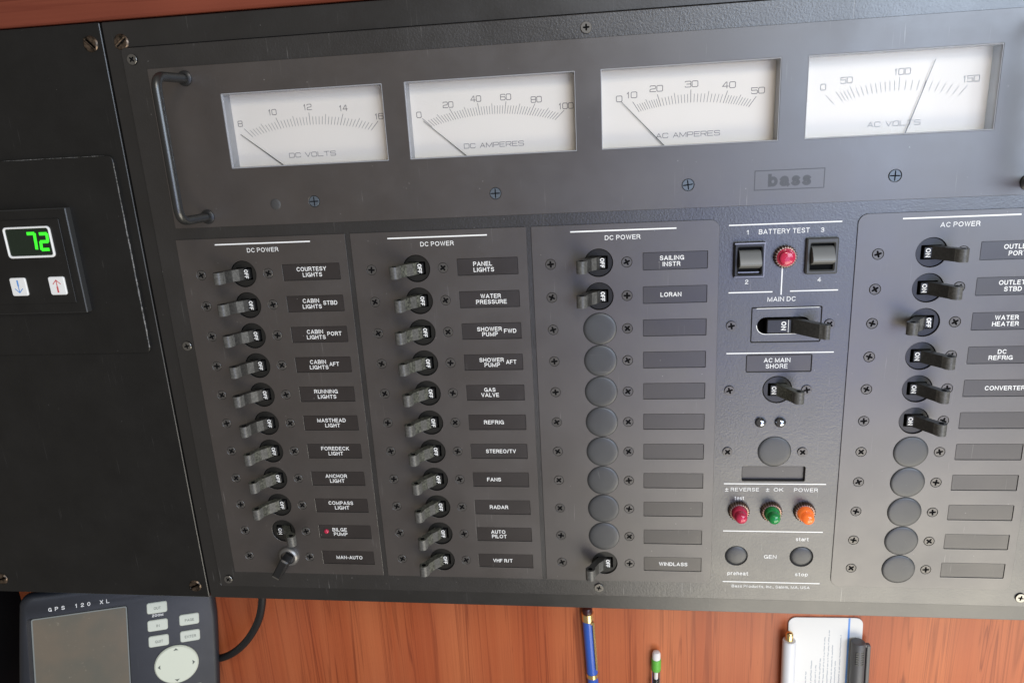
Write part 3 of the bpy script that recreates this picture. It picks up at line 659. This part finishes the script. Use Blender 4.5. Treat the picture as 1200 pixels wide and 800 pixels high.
obj('toggle', big, main, (341.6, -38.5, -4.0), (0, math.radians(40), 0))
mb = MB(); lp = rr(323.2, -43.3, 352.3, -33.3, 4.9, 6)(0)
for a, b in zip(lp, lp[1:] + lp[:1]):
    if a[0] < 338 and a[1] < -37: stroke(mb, a, b, 0.35, -0.70)
stroke(mb, (323.0, -28.5), (356, -28.35), 0.35, -0.55)
obj('worn_edge', mb.mesh('worn_edge', ['white_print']), main)

# --- meters
METERS = [dict(x=76.0, lab='DC VOLTS', lx=75.1, lw=3.0, needle=((34.2, 79.3), (57.8, 60.9)), text='DC volts meter with its needle resting at the low end'),
          dict(x=180.3, lab='DC AMPERES', lx=180.1, lw=2.75, needle=((141.6, 81.0), (164.9, 60.9)), text='DC amperes meter with its needle at 0'),
          dict(x=286.6, lab='AC AMPERES', lx=285.2, lw=2.75, needle=((250.0, 85.0), (273.0, 60.9)), text='AC amperes meter with its needle at 0'),
          dict(x=390.6, lab='AC VOLTS', lx=389.4, lw=2.75, needle=((406.4, 96.3), (395.0, 60.9)), text='AC volts meter with its needle at about 115')]
def tick_pts(cx, u, lv, ho=39.4, hi=35.2):
    """lv 0..1: length of the tick from the inner arc"""
    xo, yo = cx + ho * u, 88.8 - 6.6 * u * u; xi, yi = cx + hi * u, 82.6 - 4.9 * u * u
    return (xi, yi), (xi + (xo - xi) * lv, yi + (yo - yi) * lv)
for i, (w0, w1) in enumerate(WIN):
    d = METERS[i]; cx = d['x']
    mb = MB(); zf = -9.0
    a0, b0, a1, b1 = w0 - 0.9, WY[0] - 0.9, w1 + 0.9, WY[1] + 0.9
    prism(mb, rr(a0, b0, a1, b1, 0.3, 1), [rr(w0 + 0.5, WY[0] + 0.5, w1 - 0.5, WY[1] - 0.5, 0.3, 1)], zf, -0.9, 0.2, 0, 0)
    mtr = obj('meter', mb.mesh('meter', ['meter_wall']), panel, label=d['text'])
    mb = MB(); box(mb, a0, b0, zf - 1.2, a1, b1, zf); obj('dial', mb.mesh('dial', ['meter_face']), mtr)
    mb = MB(); zz = zf + 0.04
    if i == 0:
        for k in range(41):
            u = -1 + k / 20; lv = 1.0 if k % 10 == 0 else (0.86 if k % 5 == 0 else 0.66)
            stroke(mb, *tick_pts(cx, u, lv, 39.5), 0.28 if lv == 1 else 0.24, zz)
        nums = [('8', 34.4, 85.2), ('10', 54.5, 90.4), ('12', 75.5, 92.0), ('14', 96.3, 90.3), ('16', 116.4, 84.8)]
    elif i == 1:
        for k in range(51):
            u = -1 + k / 25; lv = 1.0 if k % 10 == 0 else (0.86 if k % 5 == 0 else 0.66)
            stroke(mb, *tick_pts(cx, u, lv, 39.2, 34.2), 0.28 if lv == 1 else 0.24, zz)
        nums = [('0', 139.2, 84.3), ('20', 156.0, 88.7), ('40', 171.6, 90.9), ('60', 188.1, 90.9), ('80', 204.7, 88.7), ('100', 220.6, 84.5)]
    elif i == 2:
        key_o = [(10, 256.3), (20, 269.2), (30, 286.5), (40, 305.3), (50, 319.9)]
        for k in range(41):
            a = 10 + k; j = min(3, k // 10); t = (k - 10 * j) / 10; xo = key_o[j][1] * (1 - t) + key_o[j + 1][1] * t
            u = (xo - cx) / 39.4; lv = 1.0 if k % 10 == 0 else (0.86 if k % 5 == 0 else 0.66)
            u *= 1.06; stroke(mb, *tick_pts(cx, u, lv, 37.2, 33.2), 0.30 if lv == 1 else 0.24, zz)
        nums = [('0', 249.1, 86.4), ('10', 255.7, 88.0), ('20', 268.6, 90.5), ('30', 286.8, 91.7), ('40', 306.0, 90.1), ('50', 320.8, 86.5)]
    else:
        ks = [355.0, 359.7, 361.3, 362.9, 364.6, 366.5] + [366.5 + 23.9 * q / 10 for q in range(1, 11)] + [390.4 + 32.8 * q / 10 for q in range(1, 11)]
        for k, xo in enumerate(ks):
            u = (xo - cx) / 35.0; lv = 1.0 if k in (0, 5, 15, 25) else 0.74
            if k == 1: lv = 0.95
            stroke(mb, *tick_pts(cx, u, lv, 35.0, 31.0), 0.26, zz)
        nums = [('0', 353.3, 86.2), ('50', 364.6, 88.9), ('100', 391.4, 91.5), ('150', 424.6, 86.1)]
    obj('scale', mb.mesh('scale', ['meter_print']), mtr)
    mb = MB()
    for s, x, y in nums: dial_text(mb, s, x, y, 2.9, 2.5 if i != 2 else 3.0, 0.6, 0.34, zz)
    dial_text(mb, d['lab'], d['lx'], 66.3, 2.35, d['lw'], 0.75, 0.28, zz)
    obj('lettering', mb.mesh('lettering', ['meter_print']), mtr)
    (ax, ay), (bx, by) = d['needle']; mb = MB()
    tube(mb, [(ax, ay, zf + 1.0), (bx, by, zf + 1.0)], [0.13, 0.24], 6); obj('needle', mb.mesh('needle', ['black_plastic']), mtr)
    mb = MB(); prism(mb, rr(w0 + 0.25, WY[0] + 0.25, w1 - 0.25, WY[1] - 0.25, 0.3, 1), [], -1.4, -0.5, 0.25, bottom=True)
    obj('cover_glass', mb.mesh('cover_glass', ['clear_plastic']), mtr)
    mb = MB(); fn = rr(w0, WY[0], w1, WY[1], 0.3, 1)
    prism(mb, fn, [rr(w0 + 0.4, WY[0] + 0.4, w1 - 0.4, WY[1] - 0.4, 0.3, 1)], -2.0, -0.1, 0.1, 0, 0)
    obj('rim', mb.mesh('rim', [M.setdefault('rim', mat('rim', (0.30, 0.30, 0.31), 0.25)[0])]), mtr)

# --- handles of the meter section
def handle(x):
    mb = MB(); path = arcpath([(x, 110.6, -0.5), (x, 110.0, 29.0), (x, 35.0, 29.0), (x, 34.4, -0.5)], 7.5, 7); tube(mb, path, 2.55, 16)
    return mb
M['handle'] = mat('handle', (0.085, 0.085, 0.082), 0.33, 0.85)[0]
for x in (10.6, 453.4):
    h = obj('handle', handle(x).mesh('handle', ['handle'], 60), panel)
    for y in (110.6, 34.4):
        mb = MB(); lathe(mb, [(4.2, -0.4), (4.1, 0.9), (3.0, 1.5), (2.4, 1.6)], 20); obj('washer', mb.mesh('washer', ['black_plastic'], 40), h, (x, y, 0))

# ================================================================== LEFT COVER PANEL
cover = thing('cover_panel', 'plain black cover panel with slotted bronze screws left of the switch panel', 'cover panel')
mb = MB(); prism(mb, rr(-330, -225.0, -35.4, 142.7, 0.6, 2), [], -14, -1.5, 0.35, 0, 0, mb_=1)
obj('sheet', mb.mesh('sheet', ['black_sheet', edge_m]), cover)
def slot_screw():
    mb = MB(); prism(mb, circ(0, 0, 4.4, 28), [rr(-3.7, -0.42, 3.7, 0.42, 0.1, 1)], -1.5, 0.7, 0.7, 0, 1)
    box(mb, -3.8, -0.5, -0.2, 3.8, 0.5, -0.1, 1); return mb.mesh('screw', ['bronze', 'void'], 30)
ss = slot_screw()
for x, y, a in ((-42.6, 132.0, 135), (-44.2, -216.2, 25), (-191.5, -214.6, 20), (-191.5, 132.0, 60)):
    obj('screw', ss, cover, (x, y, -1.4), (0, 0, math.radians(a)))
obj('screw', ss, panel, (-24.3, 131.8, -1.7), (0, 0, math.radians(35)), label='slotted bronze screw at the corner of the outer frame')
M['worn_lip'] = toggle_mat('worn_lip', (0.05, 0.05, 0.048), (0.30, 0.29, 0.27), 0.9)
mb = MB(); prism(mb, rr(-320, -47.8, -42.0, 71.8, 3.5, 5), [], -1.5, 0.2, 0.4, 0, 0)
ap = obj('access_plate', mb.mesh('access_plate', ['black_sheet']), cover)
mb = MB(); rnd = random.Random(3); y = -44.0; pts = []      # chipped lip down the right edge of the inset
while y < 69: pts.append((-42.1 + rnd.uniform(-0.12, 0.12), y, 0.0)); y += rnd.uniform(1.0, 3.0)
tube(mb, pts, [rnd.uniform(0.3, 0.62) if p[1] < 40 else 0.3 for p in pts], 6)
pts = [(-320 + k * 3.1, 71.75 + rnd.uniform(-.05, .05), 0.0) for k in range(89)]; tube(mb, pts, [rnd.uniform(0.02, 0.2) for _ in pts], 5)
obj('worn_edge', mb.mesh('worn_edge', ['worn_lip'], 60), ap)

thermo = thing('thermostat', 'black wall thermostat showing green 72 with two small white arrow buttons', 'thermostat', (-110, 12, 0.2))
def T(pts): return [(x + 110, y - 12) for x, y in pts]
mb = MB(); prism(mb, rr(-50, -32.0, 34.6, 31.6, 0.5, 2), [], 0, 4.2, 0.5, 0, 1, mb_=1); obj('bezel', mb.mesh('bezel', ['black_sheet', mat('bezel_edge', (0.03, 0.03, 0.029), 0.35)[0]]), thermo)
mb = MB(); prism(mb, rr(-48, -25.5, 29.2, 25.6, 0.4, 2), [], 4.2, 4.9, 0.15); obj('front_plate', mb.mesh('front_plate', ['black_sheet']), thermo)
mb = MB(); prism(mb, rr(-8.0, 2.9, 22.8, 21.6, 2.2, 5), [rr(-6.9, 4.2, 21.7, 20.5, 1.4, 4)], 4.9, 6.0, 0.3)
fr = obj('display_frame', mb.mesh('display_frame', ['white_print']), thermo)
mb = MB(); box(mb, -7.2, 4.0, 4.9, 22.0, 20.8, 5.1); obj('screen', mb.mesh('screen', [mat('screen_black', (0.012, 0.02, 0.012), 0.2)[0]]), fr)
def seg7(mb, x, y, w, h, segs, t=1.9, sl=0.06):
    P = {'a': ((0, h), (w, h)), 'b': ((w, h), (w, h / 2)), 'c': ((w, h / 2), (w, 0)), 'd': ((0, 0), (w, 0)), 'e': ((0, 0), (0, h / 2)), 'f': ((0, h / 2), (0, h)), 'g': ((0, h / 2), (w, h / 2))}
    for s in segs:
        (x0, y0), (x1, y1) = P[s]; dx, dy = x1 - x0, y1 - y0; L = math.hypot(dx, dy); ux, uy = dx / L * 0.75, dy / L * 0.75
        stroke(mb, (x + x0 + ux + y0 * sl, y + y0 + uy), (x + x1 - ux + y1 * sl, y + y1 - uy), t, 5.22)
mb = MB(); seg7(mb, 6.6, 8.0, 4.8, 9.4, 'abc'); mb2 = mb; seg7(mb, 14.6, 7.6, 4.8, 9.4, 'abged'); obj('digits', mb.mesh('digits', ['green_led']), fr)
for x, lb, cname, cc, up in ((-6.2, 'white button with a blue down arrow', 'blue_print', (0.10, 0.28, 0.62), -1), (19.7, 'white button with a red up arrow', 'red_print', (0.55, 0.08, 0.08), 1)):
    mb = MB(); prism(mb, rr(-5.3, -5.6, 5.3, 5.6, 1.2, 4), [], 4.9, 5.9, 0.4); b = obj('button', mb.mesh('button', ['white_print']), thermo, (x, -14.6, 0), label=lb)
    M[cname] = mat(cname, cc, 0.5)[0]; mb = MB()
    stroke(mb, (0, -3.6 * up), (0, 3.2 * up), 0.6, 5.94); stroke(mb, (0, 3.6 * up), (-2.4, 1.2 * up), 0.5, 5.94); stroke(mb, (0, 3.6 * up), (2.4, 1.2 * up), 0.5, 5.94)
    stroke(mb, (0, -3.6 * up), (0, -1.0 * up), 1.1, 5.95)
    obj('arrow', mb.mesh('arrow', [cname]), b)

# ================================================================== GPS RECEIVER (turned towards the cabin, standing below the panel)
Gm = Matrix(((0.8936, 0.0061, 0.4489, 0), (-0.103, 0.976, 0.1918, 0), (-0.437, -0.2176, 0.8727, 0), (0, 0, 0, 1)))
gps = bpy.data.objects.new('gps_receiver', None); col.objects.link(gps); gps.empty_display_size = 0.02
gps.matrix_basis = Matrix.Translation((0, 0, LIFT * S)) @ BASE @ Matrix.Translation(Vector((-192.0, -260.7, -16.0)) * S) @ Gm
gps['label'] = 'dark blue grey marine GPS receiver with pale keys below the cover panel'; gps['category'] = 'gps receiver'
M['gps_body'] = painted('gps_body', (0.020, 0.0215, 0.026), 0.45, 0.5, var=0.12, speck_amt=0.25, grain=0.35, grain_scale=3.0)
M['gps_key'] = mat('gps_key', (0.60, 0.62, 0.52), 0.5)[0]; M['key_print'] = mat('key_print', (0.10, 0.11, 0.09), 0.6)[0]
def gps_body():
    mb = MB(); n = 10
    def outline(d, grow=0.0):
        pts = []
        x0, x1, y1, y0 = -12.5 + d, 127.0 - d, 19.5 - d, -112.0 + d
        # left edge slightly bowed, right edge bulging outwards
        pts.append((x0 + 8, y0)); pts.append((x1 - 12, y0))
        for k in range(9):
            t = k / 8; pts.append((x1 + 1.8 * math.sin(PI * (0.25 + 0.6 * (1 - t))) - (5.5 * max(0, t - 0.75) * 4 * 0.35), y0 + 10 + (y1 - 8 - y0 - 10) * t))
        r = 9 - d * 0.5
        for k in range(7):
            t = math.radians(90 * k / 6); pts.append((x1 - 1.5 - r + r * math.cos(t), y1 - r + r * math.sin(t) - 1.5))
        pts.append((60, y1 + 0.8))
        for k in range(7):
            t = math.radians(90 + 90 * k / 6); pts.append((x0 + 4.2 + r + r * math.cos(t), y1 - r + r * math.sin(t)))
        for k in range(1, 8):
            t = k / 8; pts.append((x0 + 4.2 - 4.2 * math.sin(t * PI / 2), y1 - r + (y0 + 10 - y1 + r) * t))
        return pts
    levels = [(1.5, -11.0), (0.0, -7.5), (0.0, -4.0), (1.0, -1.9), (2.6, -0.6), (4.4, 0.0)]
    rings = [[(x, y, z) for x, y in outline(d)] for d, z in levels]; N = len(rings[0])
    vs = [p for r in rings for p in r]; fs = []
    for i in range(len(rings) - 1):
        for k in range(N):
            j = (k + 1) % N; fs.append([i * N + k, i * N + j, (i + 1) * N + j, (i + 1) * N + k])
    mb.add(vs, fs)
    top = [Vector((x, y, 0)) for x, y, z in rings[-1]]; o = len(mb.v) - N
    hole = [Vector((x, y, 0)) for x, y in rr(-3.4, -95, 64.6, 1.8, 2.5, 4)(0)]
    mb.v += [(p.x, p.y, 0.0) for p in hole]
    for t in tessellate_polygon([top, hole]):
        P = (top + hole); a, b, c = (P[i] for i in t)
        if (b - a).cross(c - a).z < 0: t = t[::-1]
        mb.f.append([i + o for i in t]); mb.mi.append(0)
    # sloping wall of the display recess
    h2 = rr(-0.8, -92, 63.6, 0.4, 1.6, 4)(0); o2 = len(mb.v); mb.v += [(x, y, -2.2) for x, y in h2]; q = len(h2)
    for k in range(q):
        j = (k + 1) % q; mb.f.append([o + N + j, o + N + k, o2 + k, o2 + j]); mb.mi.append(0)
    mb.add([(-2, -93, -2.3), (65, -93, -2.3), (65, 1, -2.3), (-2, 1, -2.3)], [[0, 1, 2, 3]])
    return mb
obj('body', gps_body().mesh('body', ['gps_body'], 35), gps)
m_, nt, b = mat('lcd', (0.17, 0.15, 0.10), 0.22); v = coords(nt)
c = ramp(nt, noise(nt, v, 0.02, 3), [(0.35, (0.115, 0.115, 0.092)), (0.62, (0.165, 0.135, 0.098))])
v5 = nn(nt, 'ShaderNodeMapping'); v5.inputs['Scale'].default_value = (0.8, 1, 1); v5.inputs['Rotation'].default_value = (0, 0, 0.3); nt.links.new(v, v5.inputs[0])
sp = ramp(nt, noise(nt, v5.outputs[0], 0.45, 3, 0.6), [(0.66, 0.0), (0.80, 0.35)])
nt.links.new(mixc(nt, sp, c, (0.42, 0.38, 0.28)), b.inputs['Base Color']); M['lcd'] = m_
mb = MB(); prism(mb, rr(-0.6, -90, 63.4, 0.2, 1.4, 4), [], -2.2, -1.6, 0.1); scrn = obj('screen', mb.mesh('screen', ['lcd']), gps)
mb = MB(); prism(mb, rr(-0.9, -90.4, 63.8, 0.5, 1.6, 4), [rr(0.1, -89.6, 62.9, -0.4, 1.0, 4)], -2.2, -1.3, 0.1); obj('screen_border', mb.mesh('screen_border', [mat('border', (0.22, 0.23, 0.21), 0.3)[0]]), gps)
mb = MB(); chars = ['G', 'P', 'S', '', '1', '2', '0', '', 'X', 'L']
for k, ch in enumerate(chars):
    if ch: text(mb, ch, 12.3 + 4.45 * k * 0.97, 6.6 + 0.05 * k, 3.0, 2.2 if ch != '1' else 1.2, 0.04, bold=0.16)
obj('lettering', mb.mesh('lettering', ['white_print']), gps); mb = MB()
text(mb, 'ZOOM', 85.4, -9.8, 2.0, 8.0, 0.04, bold=0.2)
obj('lettering', mb.mesh('lettering', ['white_print']), gps)
for s, x, y in (('OUT', 85.2, -3.4), ('IN', 85.1, -17.6), ('QUIT', 85.3, -30.4), ('PAGE', 108.0, -16.7), ('ENTER', 108.1, -30.2), ('MARK', 108.2, -75.0)):
    mb = MB(); prism(mb, rr(-7.3, -4.5, 7.3, 4.5, 1.7, 4), [], -0.3, 1.1, 0.5); kx = obj('key', mb.mesh('key', ['gps_key'], 30), gps, (x, y, 0))
    mb = MB(); text(mb, s, 0.3, -0.3, 2.1, None, 1.14, bold=0.13, squeeze=0.85); obj('lettering', mb.mesh('lettering', ['key_print']), kx)
mb = MB(); ell = lambda d: [((16.2 - d) * math.cos(2 * PI * k / 40), (15.4 - d) * math.sin(2 * PI * k / 40)) for k in range(40)]
prism(mb, ell, [], -0.3, 1.9, 0.9); pad = obj('rocker_pad', mb.mesh('rocker_pad', [mat('pad', (0.66, 0.68, 0.54), 0.5)[0]], 30), gps, (97.4, -51.6, 0))
mb = MB()
for a in range(4):
    t = a * PI / 2; ca, sa = math.cos(t), math.sin(t)
    mb.add([(ca * x - sa * y, sa * x + ca * y, 1.95) for x, y in ((13.6, 0), (11.6, 1.9), (11.9, 0), (11.6, -1.9))], [[0, 1, 2, 3]])
obj('arrows', mb.mesh('arrows', ['key_print']), pad)

# cable behind the receiver
mb = MB(); ctl = [(-23.5, -215, -50), (-24.5, -250, -52), (-30, -275, -53), (-40, -294, -55), (-54, -311, -58), (-72, -326, -64), (-95, -338, -72)]
def cr(pts, n=6):
    out = []; P = [Vector(p) for p in pts]
    for i in range(len(P) - 1):
        a = P[max(i - 1, 0)]; b = P[i]; c = P[i + 1]; d = P[min(i + 2, len(P) - 1)]
        for k in range(n):
            t = k / n; out.append(0.5 * (2 * b + (c - a) * t + (2 * a - 5 * b + 4 * c - d) * t * t + (3 * b - a - 3 * c + d) * t ** 3))
    out.append(P[-1]); return out
tube(mb, cr(ctl), 3.0, 14); cb = obj('power_cable', mb.mesh('power_cable', [mat('rubber', (0.010, 0.009, 0.009), 0.5)[0]], 60)); cb['label'] = 'black cable curving down behind the GPS receiver'; cb['category'] = 'cable'

# ================================================================== PENS AND CARD (leaning on the wood below the panel)
M['gold'] = mat('gold', (0.85, 0.62, 0.28), 0.22, 0.9)[0]; M['blue'] = mat('blue', (0.035, 0.10, 0.42), 0.25)[0]; M['maroon'] = mat('maroon', (0.05, 0.012, 0.012), 0.3)[0]
M['green'] = mat('green', (0.12, 0.42, 0.05), 0.45)[0]; M['eraser'] = mat('eraser', (0.72, 0.68, 0.64), 0.7)[0]; M['white_plastic'] = mat('white_plastic', (0.68, 0.67, 0.66), 0.35)[0]
M['grey_pen'] = mat('grey_pen', (0.085, 0.082, 0.08), 0.4)[0]; M['card'] = mat('card', (0.68, 0.665, 0.63), 0.5)[0]; M['stripe'] = mat('stripe', (0.10, 0.26, 0.62), 0.5)[0]
M['faint_print'] = mat('faint_print', (0.40, 0.41, 0.43), 0.6)[0]
def pen_mesh(prof, mname, n=24):     # along -y, prof = (radius, y)
    mb = MB(); lathe(mb, [(r, -y) for r, y in prof], n); mb.xf(Matrix(((1, 0, 0, 0), (0, 0, -1, 0), (0, 1, 0, 0), (0, 0, 0, 1)))); return mb.mesh('pen', [mname], 40)
def pen(name, label, cat, x, y, z, lean, parts):
    t = thing(name, label, cat, (x, y, z), (0, 0, lean))
    for pn, me in parts: obj(pn, me, t)
    return t
mb = MB(); box(mb, 3.3, -52.5, 3.4, 4.9, -10.5, 4.6, 0, 0.3); box(mb, 1.8, -11.5, 2.6, 4.9, -9.2, 4.4, 0, 0.2); clip = mb.mesh('clip', ['gold'], 30)
pen('ballpoint_pen', 'blue ballpoint pen with gold bands and gold clip on the wood', 'pen', 221.9, -279.6, -75.2, math.radians(2.6), [
    ('barrel', pen_mesh([(4.2, -150), (4.3, -60.6), (4.4, -60), (4.4, -57), (4.4, -10)][::-1][::-1], 'blue')),
    ('band', pen_mesh([(4.75, -61.2), (4.75, -57.6)], 'gold')), ('collar', pen_mesh([(4.65, -9.6), (4.65, -3.2), (4.0, -2.9)], 'gold')), ('tip', pen_mesh([(4.0, -3.4), (3.9, 0.6), (3.2, 1.4), (0.01, 1.6)], 'maroon')), ('clip', clip)])
pen('mechanical_pencil', 'clear mechanical pencil with white eraser and green sleeve', 'pencil', 274.0, -316.2, -76.0, math.radians(-0.6), [
    ('eraser', pen_mesh([(3.2, -8), (3.2, -2.2), (2.5, -0.6), (1.2, 0.0), (0.01, 0.1)], 'eraser')), ('sleeve', pen_mesh([(3.5, -17), (3.7, -15), (3.7, -7), (3.3, -6.6)], 'green')),
    ('barrel', pen_mesh([(4.0, -120), (4.0, -16.6), (3.4, -16.4)], 'clear_plastic')), ('cartridge', pen_mesh([(1.6, -120), (1.6, -17)], 'eraser')), ('plunger', pen_mesh([(2.7, -120), (2.7, -25.5), (2.2, -25)], 'black_plastic'))])
# printed card
card = thing('card', 'white rounded card with a blue stripe and faint vertical printing', 'card', (397.4, -284.0, -79.6), (0, 0, math.radians(1.3)))
mb = MB(); prism(mb, rr(-26.4, -130, 26.4, 0, 5.5, 6), [], 0, 0.7, 0.15, bottom=True); obj('sheet', mb.mesh('sheet', ['card']), card)
mb = MB(); mb.add([(16.0, -130, 0.74), (17.4, -130, 0.74), (17.4, -0.2, 0.74), (16.0, -0.2, 0.74)], [[0, 1, 2, 3]]); obj('stripe', mb.mesh('stripe', ['stripe']), card)
mb = MB(); rnd = random.Random(11)
for x, top in ((-12.6, -48), (-8.8, -38), (-5.6, -42), (-2.6, -36), (0.0, -17), (2.9, -11), (5.8, -24), (8.3, -38), (11.4, -15)):
    y = top
    while y > -70:
        L = rnd.uniform(0.5, 1.6); stroke(mb, (x + rnd.uniform(-.2, .2), y), (x + rnd.uniform(-.2, .2), y - L), 0.7, 0.74); y -= L + rnd.choice((0.5, 0.6, 1.5))
obj('printing', mb.mesh('printing', ['faint_print']), card)
pen('stick_pen', 'white stick pen with a brass tip beside the card', 'pen', 370.6, -292.3, -72.8, math.radians(1.0), [
    ('barrel', pen_mesh([(4.9, -120), (4.9, -8.5), (4.4, -7.4), (2.8, -7.2)], 'white_plastic')), ('tip', pen_mesh([(2.7, -7.6), (2.7, -2.0), (2.2, -0.8), (1.1, -0.2), (0.01, 0)], 'gold'))])
mk = pen('marker_pen', 'grey capped marker with a ribbed cap and clip over the card', 'marker', 419.8, -299.5, -73.6, math.radians(1.6), [
    ('cap', pen_mesh([(5.0, -120), (5.0, -1.4), (4.4, -0.3), (3.5, 0.0), (0.01, -0.4)], 'grey_pen'))])
mb = MB(); box(mb, 5.6, -90, -2.0, 8.4, -2.5, 1.6, 0, 0.5, 0.8); box(mb, 3.5, -4.6, -1.6, 7.4, -2.2, 1.2, 0, 0.3); obj('clip', mb.mesh('clip', ['grey_pen'], 30), mk)
mb = MB()
for k in range(6): box(mb, -2.9, -7.2 - k * 2.0, 4.2, 2.7, -6.2 - k * 2.0, 4.95, 0, 0.1)
obj('ribs', mb.mesh('ribs', ['black_plastic']), mk)
